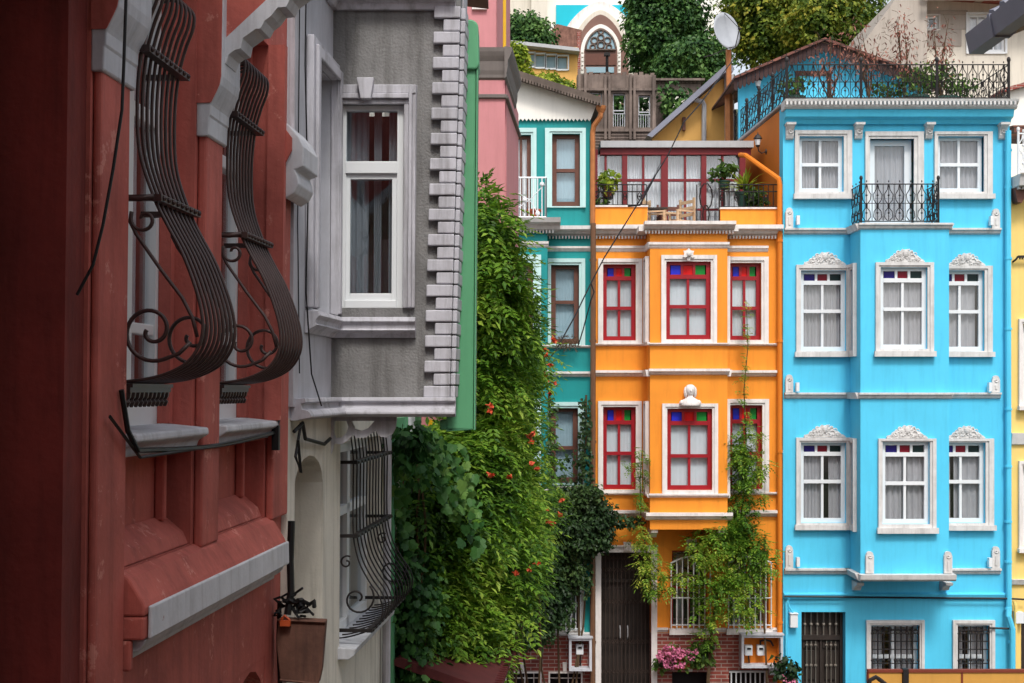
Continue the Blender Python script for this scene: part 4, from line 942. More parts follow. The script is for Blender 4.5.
    # grilles
    prof = [(-.02, 1.68), (.04, 1.69), (.12, 1.64), (.125, 1.57), (.09, 1.47), (.06, 1.34), (.047, 1.15), (.06, .95), (.12, .77), (.175, .66), (.236, .55), (.285, .43), (.315, .33), (.325, .24), (.305, .165), (.25, .1), (.15, .055), (.03, .035), (-.08, .03)]
    def scr():
        s = []
        s.append(([(x, z) for x, z in spiral(.092, .679, .012, .058, 9.2, 2.6, 26)], .008))
        s.append(([(-.06, .76), (.0, .765), (.07, .76), (.13, .77)], .012))
        s.append(([(.04, .71), (.034, .67), (.06, .62), (.16, .48), (.25, .365), (.29, .29), (.312, .21)], .008))
        s.append(([(x, z) for x, z in spiral(.127, .235, .02, .125, -9.6, -1.1, 40)]+[(.24, .145), (.285, .19)], .009))
        return s
    for (a, b) in ((5.6, 6.08), (6.93, 7.40)):
        bellied_grille(root, L, a, b, 9, prof, .0074, 'ironbrown', [(.13, .765), (.075, 1.36)], scroll=scr(), balus=(-.07, -.01, .02))
    # cables on the front
    c = MB(L); pts = [(5.45, -.0, .05), (5.5, -.16, .06), (5.56, -.24, .08)]+[(5.56+2.4*i/12, -.24-.028*sin(pi*i/12)+.0*i, .06) for i in range(1, 13)]
    c.tube(pts, .011, 6); c.tube([(5.3, -.1, .06), (5.62, -.27, .07), (6.4, -.27, .06), (7.1, -.255, .07), (7.98, -.235, .06), (8.1, -.1, .06)], .007, 5); c.box(7.9, 7.94, -.34, -.2, .05, .09)
    tag(c.build('wall_cable', M['cable'], merge=False), 'black cable running under the window sills of the red house', 'cable')
    return root
red_house()

c = MB(); pts = []
for px, py in ((127, -60), (126, 0), (124, 60), (122, 110), (113, 170), (103, 225), (93, 265), (77, 295)): pts.append(W(px, py, 5.0-.0*py))
c.tube(pts, .006, 6, raw=True); tag(c.build('hanging_cable', M['cable'], merge=False), 'thin black cable sagging down past the corner of the red house', 'cable')

def grey_house():
    k_ = .006; k2 = .028; L = LM(X0, k_)
    root = thing('grey_house', 'grey rendered house with a projecting bay, pale quoins and a tall window', 'house', (-2.8, 10.2, 0))
    # street wall
    h = [(8.93, 9.6, .52, 2.12), (8.56, 9.42, -1.6, -.42), (10.02, 11.75, -1.85, -.38)]
    m = MB(L); m.panel(8.37, 12.0, -6.4, -.17, h, 0, -.3)
    for k in range(8):
        t0 = pi*k/8; t1 = pi*(k+1)/8; c = 8.99
        m.prism([(c+.43*cos(t0), -.62+.2*sin(t0)), (c+.43*cos(t0), -.419), (c+.43*cos(t1), -.419), (c+.43*cos(t1), -.62+.2*sin(t1))], -.004, -.27)
    m.build('lower_wall', M['cream'], root)
    m = MB(L); m.box(8.5, 9.48, -1.68, -.36, -.3, -.27); m.build('niche_back', M['roughplaster'], root)
    m = MB(L); m.box(8.56, 9.42, -1.66, -1.6, -.26, .03); m.build('niche_sill', M['cream'], root)
    MB(L).panel(8.37, 10.4, -.17, 3.2, h, 0, -.3).build('upper_wall', M['lilacwall'], root)
    m = MB(L); m.box(8.36, 8.5, -.1, 3.2, .002, .03); m.build('corner_strip', M['lilac'], root)
    # receding window
    wd = MB(L); a, b, z0, z1 = 8.93, 9.6, .52, 2.12
    for (c0, c1, e) in ((.002, .05, .12), (.05, .075, .07)):
        wd.box(a-e, a, z0, z1+e, c0, c1); wd.box(b, min(b+e, 9.665), z0, z1+e, c0, c1); wd.box(a, b, z1, z1+e, c0, c1-.002)
    wo = wd.build('window', M['lilac'], root, bevel=.008)
    s = MB(L); s.box(a, a+.07, z0, z1, -.14, -.08); s.box(b-.07, b, z0, z1, -.14, -.08); s.box(a+.07, b-.07, z1-.07, z1, -.14, -.08); s.box(a+.07, b-.07, 1.35, 1.42, -.14, -.08); s.build('sash', M['pvc'], wo)
    MB(L).box(a+.03, b-.03, z0, z1-.03, -.115, -.108).build('glass_pane', M['glass_refl'], wo); MB(L).box(a-.1, b+.05, z0, z1, -.6, -.55).build('room_behind', M['dark'], wo)
    # the bay: its side towards the camera is a wall facing -Y
    Yb = 9.67
    B = lambda a_, b_, c_: ((a_-512)*Yb/F+k_*((390-b_)*Yb/F-.5), Yb-c_, H+(390-b_)*Yb/F)   # a,b in px on that wall
    u = F/Yb
    op = (341, 403, 105, 308)
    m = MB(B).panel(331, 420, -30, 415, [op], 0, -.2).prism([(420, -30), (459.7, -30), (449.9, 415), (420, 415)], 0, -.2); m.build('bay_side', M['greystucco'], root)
    zt, zb = (390+30)*Yb/F, (390-415)*Yb/F
    o = MB(lambda a_, b_, c_: ((452-512)*Yb/F+.068*(a_-Yb)+c_+k2*(b_-.5), a_, H+b_)); o.box(Yb+.202, Yb+.42, zb, zt, -.25, 0); o.box(Yb+.42, Yb+.6, zb, zt, -.5, -.02); o.build('bay_front', M['lilac'], root)
    m = MB(B); m.box(335, 448, 413, 414.9, -.21, -.6); m.build('bay_floor', M['lilac'], root)
    # window on the bay side
    wd = MB(B)
    for (c0, c1, e0, e1) in ((.002, .05, 14.5, 16), (.05, .08, 10, 11.5), (.08, .1, 12.5, 14)):
        pass
    for x0, x1, c1 in ((403, 408, .035), (408, 411.5, .06), (411.5, 415, .045)): wd.box(x0, x1, 86, 308, .002, c1)
    for y0, y1, c1 in ((100, 105, .035), (95, 100, .06), (86, 95, .05)): wd.box(331.5, 408 if y0 >= 95 else 415, y0, y1, .002, c1+.004)
    wd.box(331.8, 341, 105, 308, .002, .04)
    wd.prism([(357, 81), (374, 81), (371, 102), (361, 102)], .056, .12)
    wo = wd.build('window', M['lilac'], root, bevel=.006)
    s = MB(B); c0, c1 = -.09, -.02
    s.box(331.6+9.4, 341+3.5, 105, 308, c0, c1); s.box(396, 403, 105, 308, c0, c1); s.box(344.5, 396, 105, 110, c0, c1); s.box(344.5, 396, 161, 173, c0, c1+.01); s.box(344.5, 396, 300, 308, c0, c1+.01)
    s.box(344.5, 349, 173, 300, c0, c1-.015); s.box(391, 396, 173, 300, c0, c1-.015); s.box(349, 391, 173, 178.5, c0, c1-.015); s.box(349, 391, 293, 300, c0, c1-.015)
    s.box(344.5, 396, 292, 296, c1-.01, c1+.004) if False else None
    s.build('sash', M['pvc'], wo, bevel=.004)
    MB(B).box(343, 398, 106, 302, -.065, -.058).build('glass_pane', M['glass_refl'], wo)
    q = MB(B)
    for (x0, x1) in ((341, 366), (371, 379), (386, 403)):
        n = len(q.v)
        for i in range(25):
            x = x0+(x1-x0)*i/24; am = .015*sin(i*1.1); q.v += [B(x, 104, -.16+am), B(x, 309, -.16+am)]
        for i in range(24): q.f.append((n+2*i, n+2*i+2, n+2*i+3, n+2*i+1))
    q.build('curtain', M['curtain_grey'], wo, smooth=True, normals=False)  # strips put in to stand for pale street reflections in this glass
    MB(B).box(334, 410, 98, 312, -.7, -.65).build('room_behind', M['dark'], wo)
    # sill band, wraps from the wall to the bay
    pr = [(.50, .0), (.50, .085), (.47, .1), (.445, .075), (.42, .07), (.41, .085), (.385, .04), (.36, .02), (.36, 0)]
    s = MB(L); s.mould(8.8, 9.665, [(z, w) for z, w in pr]); s.map(lambda a_, b_, c_: B(a_, 390-b_*u, c_)).mould(331, 416, pr); s.build('sill', M['lilac'], root, bevel=.004)
    pr2 = [(-.05, .0), (-.05, .07), (-.075, .075), (-.085, .05), (-.115, .055), (-.125, .085), (-.15, .1), (-.165, .1), (-.185, .03), (-.185, 0)]
    s = MB(L); s.mould(8.42, 9.665, [(z, w*1.3) for z, w in pr2]); s.map(lambda a_, b_, c_: B(a_, 390-b_*u, c_)).mould(331, 456.5, [(z, w*1.3) for z, w in pr2]); s.build('ledge', M['lilac'], root, bevel=.004)
    pr3 = [(2.62, .0), (2.62, .03), (2.66, .05), (2.68, .1), (2.71, .11), (2.73, .17), (2.8, .2), (2.8, 0)]
    s = MB(L); s.mould(8.6, 9.665, pr3); s.map(lambda a_, b_, c_: B(a_, 390-b_*u, c_)).mould(331, 454, pr3); s.build('cornice', M['lilac'], root, bevel=.004)
    # quoins
    B2 = lambda a_, b_, c_: ((a_-512)*Yb/F+k2*((390-b_)*Yb/F-.5), Yb-c_, H+(390-b_)*Yb/F)
    qn = MB(B2); y = 8; i = 0
    while y < 396:
        hgt = 12.6; x0 = 426 if i % 2 == 0 else 435.5
        qn.box(x0, 452.2, y, y+hgt-1.1, .002, .05 if i % 2 == 0 else .04); y += hgt; i += 1
    qn.build('quoins', M['lilac'], root, bevel=.008)
    qn = MB(lambda a_, b_, c_: ((452-512)*Yb/F+.068*(a_-Yb)+c_+k2*(b_-.5), a_, H+b_)); y = 8; i = 0
    while y < 396:
        z1 = (390-y)*Yb/F; qn.box(Yb+.0, Yb+(.3 if i % 2 else .2), z1-.078, z1, .002, .035); y += 12.6; i += 1
    qn.build('quoins', M['lilac'], root, bevel=.006)
    # fretwork bracket under the bay
    f = MB(B); c0, c1 = -.06, -.01
    out = [(326, 415.2), (397, 415.2), (397, 424), (394, 431), (389, 436.5), (382, 437.5), (378, 434), (374, 437), (366, 440), (359, 437), (352, 441), (345, 444.5), (338, 444), (335, 449), (331, 454), (326, 458)]
    xs = [331.2, 333, 397]
    # built as a row of thin pieces round two round openings
    pieces = [[(331.2, 415.2), (397, 415.2), (397, 421), (331.2, 421)], [(331.2, 421), (335, 421), (334, 430), (336, 440), (333, 450), (331.2, 456)], [(331.2, 421), (331.2, 421.1), (335, 421)],
              [(347, 421), (352, 421), (355, 428), (354, 434), (348, 441), (342, 444.5), (335, 443.5), (336.5, 438), (342, 437.5), (347, 433), (349, 427)],
              [(354, 434), (355, 429), (362, 431), (369, 428), (375, 421), (384, 421), (376, 431), (366, 437.5), (357, 438)],
              [(379, 421), (397, 421), (396, 428), (393, 434), (387, 437.5), (381, 436.5), (377, 432)]]
    for j, p in enumerate(pieces):
        if len(p) > 3: f.prism(p, c0+.0015*j, c1+.003*j)
    f.build('fretwork_bracket', M['lilac'], root)
    # lower window with a bellied grille
    a, b, z0, z1 = h[2]
    wd = MB(L); 
    for y0, y1 in ((a, a+.09), (b-.09, b), ((a+b)/2-.05, (a+b)/2+.05)): wd.box(y0, y1, z0, z1, -.16, -.1)
    wd.box(a+.09, b-.09, z1-.09, z1, -.16, -.1); wd.box(a+.09, b-.09, -.95, -.88, -.16, -.1); wd.box(a+.09, b-.09, z0, z0+.09, -.16, -.1)
    wo = wd.build('window', M['pvc'], root); MB(L).box(a+.04, b-.04, z0+.04, z1-.04, -.14, -.133).build('glass_pane', M['glass_refl'], wo)
    MB(L).box(a-.1, b+.1, z0-.1, z1+.05, -.7, -.65).build('room_behind', M['dark'], wo)
    q = MB(L); q.box(a+.1, a+.45, z0, z1, -.24, -.22); q.box(b-.7, b-.1, z0, z1, -.24, -.22); q.build('curtain', M['curtain_white'], wo)
    s = MB(L); s.mould(a-.06, b+.06, [(z0-.07, .0), (z0-.07, .08), (z0-.04, .12), (z0+.01, .13), (z0+.02, -.1), (z0-.07, -.1)]); s.build('sill', M['whiteworn'], root, bevel=.008)
    prof = [(.06, -.33), (.08, -.5), (.08, -.7), (.08, -.95), (.09, -1.1), (.13, -1.25), (.2, -1.38), (.27, -1.48), (.3, -1.58), (.27, -1.68), (.18, -1.74), (.05, -1.78), (-.02, -1.79)]
    sc = [([(x, z) for x, z in spiral(.12, -1.5, .02, .13, -7, .8, 26)], .008), ([(x, z) for x, z in spiral(.04, -1.24, .01, .05, 8, 1, 20)], .007)]
    g = bellied_grille(root, L, a+.08, b-.1, 12, prof, .006, 'iron', [(.085, -.52), (.09, -1.05), (.2, -1.73)], scroll=sc)
    # painted downpipe and the rest of the wall
    p = MB(L); p.tube([(11.86, -.2, .05), (11.86, -6.3, .05)], .035, 8); p.build('downpipe', M['lilac'], root)
    m = MB(); m.box(-5.5, -2.1, 8.4, 12, H+3.0, H+3.2); m.box(-5.5, -2.0, 11.7, 11.98, 0, H+2.99); m.build('rear_block', M['greystucco'], root)
    # thin wires clipped on the wall
    c = MB(L); c.tube([(8.62, 3.1, .045), (8.6, 2., .04), (8.66, 1.2, .05), (8.62, .6, .05), (8.7, .1, .07), (8.72, -.1, .13)], .005, 5); c.tube([(8.44, 2.5, .04), (8.42, 1., .04), (8.45, .1, .05)], .004, 5)
    c.tube([(8.4, -.25, .03), (8.5, -.2, .06), (8.62, -.3, .05), (9.3, -.36, .03), (9.5, -.33, .03)], .012, 6); c.tube([(8.42, -.3, .05), (8.46, -.5, .06), (8.4, -.4, .04), (8.5, -.2, .05)], .01, 6)
    tag(c.build('wall_cable', M['cable'], merge=False), 'thin black wires clipped to the grey house beside the red wall', 'cable')
grey_house()

# rusty board hung at the joint of the two houses
m = MB(LM(X0, .0))
B = FM(8.25)
m = MB(B); m.prism([(281, 616), (328, 618), (324, 666), (321, 680), (283, 676), (279, 640)], .1, .02)
bd = thing('rusty_board', 'rusty brown board hung by cables where the red house meets the grey one', 'board', W(304, 680, 8.2))
m.build('panel', M['rust'], bd, bevel=.006)
MB(B).tube([(280, 617, .11), (328, 619, .11)], .008, 5).build('edge_rod', M['rust'], bd); MB(B).tube([(283, 676, .11), (322, 680, .11)], .008, 5).build('edge_rod', M['rust'], bd)
m = MB(B); m.box(284, 294, 616.5, 622, .11, .15); m.tube([(285, 616, .13), (288, 612, .13), (293, 616, .13)], .008, 5); m.build('clip', M['plasticorange'], bd)
m = MB(B); rr = random.Random(5)
for k in range(9):
    x, y = 283+rr.random()*18, 596+rr.random()*12; pts = [(x, y, .08)]
    for j in range(7): x += rr.uniform(-6, 7); y += rr.uniform(-5, 6); y = min(y, 614); x = min(max(x, 276), 316); pts.append((x, y, .05+rr.random()*.08))
    m.tube(pts, .008 if k % 3 else .014, 5)
m.tube([(293, 520, .06), (292, 560, .07), (293, 590, .08), (290, 612, .1)], .022, 7); m.tube([(281, 600, .05), (279, 640, .02), (281, 690, .02), (286, 740, .02)], .014, 6)
tag(m.build('cable_tangle', M['cable'], merge=False), 'tangle of grey and black cables above the rusty board', 'cable')

# ---- green bay, green ground floor
def green_house():
    root = thing('green_house', 'green painted projecting panel of a house beyond the grey bay, with green windows below', 'house', (-2.4, 13.2, 0))
    Y = 9.95; G = lambda a, b, c: ((a-512)*Y/F+.008*((390-b)*Y/F), Y-c, H+(390-b)*Y/F)
    m = MB(G); m.box(448, 473.5, 34, 430, 0, -.25); m.box(440, 448, 420, 430, 0, -.25); m.build('green_panel', M['green'], root, bevel=.01)
    m = MB(G); prof = []
    m.prism([(452, 70)]+[(459, 25)] + [(466+9.5*cos(t), 28+8*sin(t)) for t in [-pi*.5+pi*.5*i/6 for i in range(7)]]+[(476.5, 66), (474, 70)], .03, -.28); m.build('cap', M['green'], root, bevel=.012)
    m = MB(G); m.box(474, 475.4, 30, 430, .01, -.25); m.build('edge_strip', M['green'], root)
    L = LM(X0, 0)
    m = MB(L); m.panel(12.0, 14.3, -6.4, 2.6, [(12.25, 12.85, -2.6, -.35), (13.2, 13.9, -2.6, -.35)], 0, -.3); m.build('wall', M['cream'], root)
    for a, b in ((12.25, 12.85), (13.2, 13.9)):
        s = MB(L)
        for (c0, c1, e) in ((.002, .05, .1),): s.box(a-e, a, -2.7, -.25, c0, c1); s.box(b, b+e, -2.7, -.25, c0, c1); s.box(a, b, -.35, -.25, c0, c1-.003); s.box(a, b, -2.7, -2.6, c0, c1-.003)
        w = s.build('window', M['green'], root)
        s = MB(L); s.box(a, a+.07, -2.6, -.35, -.12, -.06); s.box(b-.07, b, -2.6, -.35, -.12, -.06); s.box(a+.07, b-.07, -.42, -.35, -.12, -.06); s.box(a+.07, b-.07, -1.45, -1.38, -.12, -.06); s.box((a+b)/2-.03, (a+b)/2+.03, -2.6, -.42, -.118, -.062); s.build('sash', M['green'], w)
        MB(L).box(a+.02, b-.02, -2.6, -.36, -.1, -.094).build('glass_pane', M['glass_refl'], w); MB(L).box(a-.05, b+.05, -2.65, -.3, -.45, -.4).build('room_behind', M['dark'], w)
    m = MB(L); 
    for i in range(14): m.box(13.0+i*.018, 13.01+i*.018, -2.7, -.2, .06, .09)
    m.build('louvred_shutter', M['whiteworn'], root)
    m = MB(L); m.box(12.0, 14.3, 2.4, 2.6, -.3, -3); m.box(14.0, 14.3, -6.4, 2.4, -.3, -3); m.build('rear_block', M['cream'], root)
green_house()
m = MB(LM(X0, 0)); m.tube([(14.2, -.3, .12), (14.22, -1.4, .12), (14.22, -1.45, .14), (14.2, -3.4, .12)], .028, 7); tag(m.build('gas_pipe', M['yellowpipe'], merge=False), 'yellow gas pipe running down among the vines, below the green panel', 'pipe')
m = MB(LM(X0, 0)); m.mould(12.2, 14.6, [(-2.35, .05), (-2.33, .1), (-2.62, .95), (-2.66, .95), (-2.68, .9), (-2.4, .05)])
for i in range(24): m.box(12.22+i*.1, 12.25+i*.1, -2.66, -2.6, .9, .97)
aw = m.build('awning', M['awning']); tag(aw, 'burgundy corrugated awning below the vine', 'awning')

# ---- pink house
def pink_house():
    root = thing('pink_house', 'pink house with grey cornices behind the green panel', 'house', (-2., 17., 0))
    Y = 14.4; P = FM(Y); x1 = Xof(505, Y)
    m = MB(P); m.box(395, 505, 72, 500, 0, -.2); m.box(395, 496, -60, 52, -.0, -.2); m.build('bay_side', M['pink'], root)
    O = lambda a, b, c: (x1+.068*(a-Y)+c, a, H+b); z = lambda py: (390-py)*Y/F
    m = MB(O); m.box(Y+.202, 16.6, z(500), z(72), -.25, 0); m.box(Y+.202, 16.6, z(52), z(-60), -.25, -.1); m.build('bay_front', M['pink'], root)
    m = MB(O); m.box(Y+.3, 16.5, z(500), z(495), -1.2, -.26); m.box(16.4, 16.6, z(500), z(-60), -2.5, -.26); m.box(16.6, 24.5, -H, z(330), -1.35, -1.1); m.build('rear_block', M['pink'], root)
    pr = [(z(80), 0), (z(78), .02), (z(75), .02), (z(71), .03), (z(62), .035), (z(57), .06), (z(53), .075), (z(49), .08), (z(48), 0)]
    m = MB(lambda a, b, c: P(a, 390-b/Y*F, c)); m.mould(395, 505, pr); m.map(O).mould(Y-.08, 15.9, pr)
    m.map(lambda a, b, c: P(a, 390-b/Y*F, c)).mould(395, 506, [(z(99), 0), (z(98), .03), (z(95), .03), (z(94), 0)]); m.map(O).mould(Y, 16.6, [(z(99), 0), (z(98), .03), (z(95), .03), (z(94), 0)])
    m.build('cornice', M['stonedark'], root)
    w = MB(P); w.box(472, 487, 0, 10, .002, .04); w.build('window_sill', M['white'], root)
    L = LM(X0, 0)
    m = MB(L); m.panel(14.3, 24.5, -6.4, -.6, [(15.2, 16., -3, -1.4), (17.5, 18.3, -3, -1.4)], 0, -.3); m.build('wall', M['pink'], root)
    MB(L).box(15, 18.5, -3.2, -1.2, -.8, -.75).build('room_behind', M['dark'], root)
    m = MB(P); m.tube([(504.5, -60, -.02), (504.5, 47, -.02)], .018, 7); m.build('gas_pipe', M['yellowpipe'], root)
pink_house()
# dark brown eave with tiles above the grey bay
m = MB(FM(10.6)); m.prism([(452, -14), (488, -6), (488, 0), (452, -4)], .1, -.25)
for i in range(6): m.prism([(470+i*3.2, -8), (472.4+i*3.2, -8), (472.+i*3.2, 2+(i % 3)), (470.4+i*3.2, 2+(i % 2))], .12, .1)
tag(m.build('eave', M['brownwood']), 'brown wooden eave end above the green panel, at the top of the frame', 'eave')

# ---- the house on the right whose gutter enters the frame, and the rest of the street behind the camera
def plain_house(name, label, x0, x1, y0, y1, h, mat, side, gut=False, pitched=True):
    root = thing(name, label, 'house', ((x0+x1)/2, (y0+y1)/2, 0))
    X = x1 if side > 0 else x0
    S_ = SM(X, side); wins = []; y = y0+1.
    while y < y1-1.6:
        for zz in (-5.2, -1.9, .9): 
            if H+zz+1.6 < h-.3: wins.append((y, y+.95, zz, zz+1.6))
        y += 2.1
    m = MB(S_); m.panel(y0, y1, -H, h-H, wins, 0, -.25)
    m.map(ID); xa, xb = (x0, x1-.252) if side > 0 else (x0+.252, x1)
    m.box(xa, xb, y0, y0+.25, 0, h); m.box(xa, xb, y1-.25, y1, 0, h); m.box(xa, xb, y0+.252, y1-.252, h-.2, h)
    m.build('wall', M[mat], root)
    for w in wins: window(root, S_, (w[0], w[1], w[3], w[2]), (w[0]-.1, w[1]+.1, w[3]+.1, w[2]-.12), 'white', 'pvc', u=1., rail=(w[2]+w[3])/2, rec=.12, sill=0, fold=6)
    return root
r1 = plain_house('street_house', 'house at the top right corner of which only the dark grey gutter shows', 3.75, 8., 4.6, 9.6, H+2.45, 'ochre', -1)
plain_house('street_house', 'tall house beside the camera on the right, outside the frame', 3.5, 8, -2.2, 4.45, H+.9, 'beige', -1)
Y1 = 9.9
m = MB(lambda a, b, c: (c, a, H+b))          # a=Y, b=z, c=X
for c_ in (3.36, 8.3):
    for a_, b_ in ((4.6, 2.44), (Y1, 2.44), (Y1, 2.5), (4.6, 2.5)): m.v.append((c_, a_, H+b_+(c_-3.36)*.4))
m.f = [(0, 1, 2, 3), (7, 6, 5, 4), (0, 4, 5, 1), (1, 5, 6, 2), (2, 6, 7, 3), (3, 7, 4, 0)]
m.build('soffit', M['brownwood'], r1)
m = MB(lambda a, b, c: (c, a, H+b))
m.mould(4.5, Y1+.02, [(2.38, 3.24), (2.52, 3.21), (2.52, 3.39), (2.42, 3.38), (2.38, 3.34)])
y = Y1-.5
while y > 4.6: m.mould(y, y+.04, [(2.37, 3.23), (2.53, 3.20), (2.53, 3.4), (2.41, 3.39), (2.37, 3.35)]); y -= 1.2
m.build('gutter', M['slate'], r1)
m = MB(lambda a, b, c: (c, a, H+b)); y = Y1-.15; i = 0
while y > 4.6:
    for k in range(12): m.tube([(y, 2.58+k*.16, 3.36+k*.4), (y, 2.58+(k+1)*.16+.02, 3.36+(k+1)*.4)], .08, 7)
    y -= .21
m.build('roof_tiles', M['slate'], r1, merge=False)
plain_house('street_house', 'house beside the camera on the left, outside the frame', -8, -1.82, -2.2, 4.9, H+8, 'pink', 1)
lh = bpy.data.objects['street_house.002'] if 'street_house.002' in bpy.data.objects else None
jt = MB(); jt.box(-1.815, -1.0, .4, 4.86, H+2.05, H+7.5); jt.build('added_shade_bay', M['beige'], lh)  # unseen overhang added to shade the side face of the red house
r = thing('street_house', 'house closing the street behind the camera, outside the frame', 'house', (0, -5, 0))
Bk = lambda a, b, c: (a, -2.6+c, H+b)
ws = [(x, x+1., z, z+1.6) for x in (-6, -3.4, -.8, 1.8, 4.4) for z in (-5, -1.8, 1.)]
MB(Bk).panel(-8, 8, -H, 7.5, ws, 0, -.3).map(ID).box(-8, 8, -8, -3.6, 0, H+7.4).build('wall', M['beige'], r)
for w in ws: window(r, Bk, (w[0], w[1], w[3], w[2]), (w[0]-.1, w[1]+.1, w[3]+.1, w[2]-.12), 'white', 'pvc', u=1., rail=(w[2]+w[3])/2, rec=.12, fold=6)
# ================================================================= THINGS ON THE TERRACES AND WALLS
def lantern(name, label, p, s=1., wall=None):
    root = thing(name, label, 'lantern', p); x, y, z = p
    a = MB(); a.tube([(x+.12*s, y, z-.12*s), (x+.02*s, y, z-.16*s), (x-.06*s, y, z-.1*s), (x-.08*s, y, z)], .014*s, 6, raw=True); a.ball((x+.13*s, y, z-.12*s), (.02, .05, .06), 6, 4, raw=True); a.build('arm', M['iron'], root, merge=False)
    b = MB(); cx = x-.08*s; b.lathe((cx, y, z), [(0, 0), (.04*s, 0), (.05*s, .03*s), (.09*s, .2*s), (.12*s, .21*s), (.06*s, .3*s), (.02*s, .33*s), (.0, .4*s)], 6); b.build('lamp_head', M['iron'], root)
    g = MB(); g.lathe((cx, y, z), [(.055*s, .05*s), (.088*s, .19*s)], 6); g.build('lamp_glass', M['pvc'], root)
    return root
lantern('wall_lantern', 'black wall lantern on the dark orange side wall over the terrace', (Xof(761, 26.9), 26.9, H+Zof(147, 26.9)), .75)
lantern('wall_lantern', 'black wall lantern on the blue gable above the terrace railing', (Xof(761, 30.8), 30.8, H+Zof(88, 30.8)), .8)

def potted(label, p, r, h, kind, pot_mat='potgreen', size=.35, tall=0., leafm='leaf_pot', L=.12, n=140, group=None):
    root = thing('potted_plant', label, 'potted plant', p, group)
    m = MB(); pot(m, p, r, h); m.build('pot', M[pot_mat], root)
    f = MB(); st = MB()
    if kind == 'bush':
        for _ in range(4): clump(f, (p[0]+random.uniform(-.5, .5)*size, p[1]+random.uniform(-.3, .3)*size, p[2]+h+size*random.uniform(.3, .9)), size*.5, n//4, 'leaf', L)
        st.tube([(p[0], p[1], p[2]+h*.8), (p[0]+.02, p[1], p[2]+h+size*.7)], .015, 5, raw=True)
    elif kind == 'palm':
        for i in range(n):
            t = random.uniform(0, 2*pi); e = random.uniform(.1, 1.5); dr = (cos(t)*cos(e), sin(t)*cos(e), sin(e)); Ln = size*random.uniform(.7, 1.1); pts = []
            b0 = (p[0], p[1], p[2]+h+.05)
            side = norm(cross(dr, (0, 0, 1))); k = len(f.v)
            for j in range(5):
                s = j/4; q = tuple(b0[c]+dr[c]*Ln*s for c in range(3)); q = (q[0], q[1], q[2]-Ln*.35*s*s); wd = .02*(1-s)*1.6+.003
                f.v += [tuple(q[c]-side[c]*wd for c in range(3)), tuple(q[c]+side[c]*wd for c in range(3))]
            for j in range(4): f.f.append((k+2*j, k+2*j+1, k+2*j+3, k+2*j+2))
        st.tube([(p[0], p[1], p[2]+h*.8), (p[0], p[1], p[2]+h+.1)], .03, 6, raw=True)
    elif kind == 'dry':
        base = (p[0], p[1], p[2]+h*.8)
        for b in range(5):
            tip = (p[0]+random.uniform(-.35, .35)*size, p[1]+random.uniform(-.2, .2), p[2]+h+tall*random.uniform(.6, 1.)); mid = tuple((base[c]+tip[c])/2+random.uniform(-.06, .06) for c in range(3))
            st.tube([base, mid, tip], [.018, .012, .005], 5, raw=True)
            for i in range(n//5):
                t = random.uniform(.35, 1.02); q = tuple(mid[c]+(tip[c]-mid[c])*(2*t-1) if t > .5 else base[c]+(mid[c]-base[c])*2*t for c in range(3))
                off = rnd_unit(); q = tuple(q[c]+off[c]*size*.32*random.random() for c in range(3)); simple_leaf(f, q, off, L, .35, .9)
        for i in range(40):
            q = (p[0]+random.uniform(-.4, .4)*size, p[1]+random.uniform(-.2, .2), p[2]+h+random.uniform(.3, 1)*tall); u_ = rnd_unit(); st.tube([q, (q[0]+u_[0]*.12, q[1]+u_[1]*.12, q[2]+.06+u_[2]*.08)], .004, 4, raw=True)
    st.build('stem', M['stem'], root, merge=False)
    f.build('foliage', M[leafm], root, merge=False, normals=False)
    return root
zt = H+Zof(105)+.02
GP = 'potted plants along the roof terrace railing'
for px, kind, r, h, size, tall, lab, n in ((796, 'bush', .2, .26, .5, 0, 'leafy shrub in a green pot at the left front of the blue house terrace', 160), (832, 'dry', .16, .2, .9, 1.3, 'thin red leaved shrub before the blue gable, behind the railing', 330),
                               (871, 'dry', .17, .22, 1.1, 1.5, 'wide red leaved shrub in a green pot, left of the middle railing post', 420), (890, 'bush', .16, .2, .32, 0, 'small trailing plant in a pot on the terrace, left of the middle post', 110),
                               (908, 'dry', .18, .24, 1., 1.75, 'tallest red leaved shrub on the terrace, against the grey gable wall', 420), (918, 'bush', .2, .25, .55, 0, 'dense dark green pot plant left of the corner post on the terrace', 200),
                               (943, 'dry', .17, .24, .8, 1.55, 'narrow red leaved shrub on the terrace, before the cream wall', 320), (950, 'bush', .24, .27, .62, 0, 'broad green potted bush right of the terrace middle post', 260), (968, 'bush', .16, .24, .4, 0, 'small green potted bush nearest the right end of the terrace', 110)):
    potted(lab, (Xof(px, 26.5), 26.5+.12*(px % 3), zt), r, h, kind, size=size, tall=tall, leafm='leaf_red' if kind == 'dry' else 'leaf_pot', L=.1 if kind == 'dry' else .09, n=int(n*.55) if kind == 'dry' else int(n*1.3), group=GP)
tz = H+3.0
TF = H+2.722
G2 = 'plants on the orange house terrace'
potted('spiky palm-like plant in a pot at the right of the orange house terrace', (Xof(745, 26.9), 26.9, tz+.5), .18, .3, 'palm', size=.62, n=70, group=G2, leafm='leaf_light')
potted('round leafy plant hanging before the right panes of the sun room', (Xof(724, 27.4), 27.4, tz+.95), .12, .14, 'bush', size=.34, n=150, group=G2)
potted('trailing green plant hanging before the left panes of the sun room', (Xof(607, 27.3), 27.3, tz+.75), .11, .12, 'bush', 'terracotta', size=.36, n=170, group=G2, leafm='leaf_light')
potted('low dark bush behind the right parapet of the orange house', (Xof(757, 26.6), 26.6, tz+.2), .16, .22, 'bush', size=.36, n=130, group=G2)
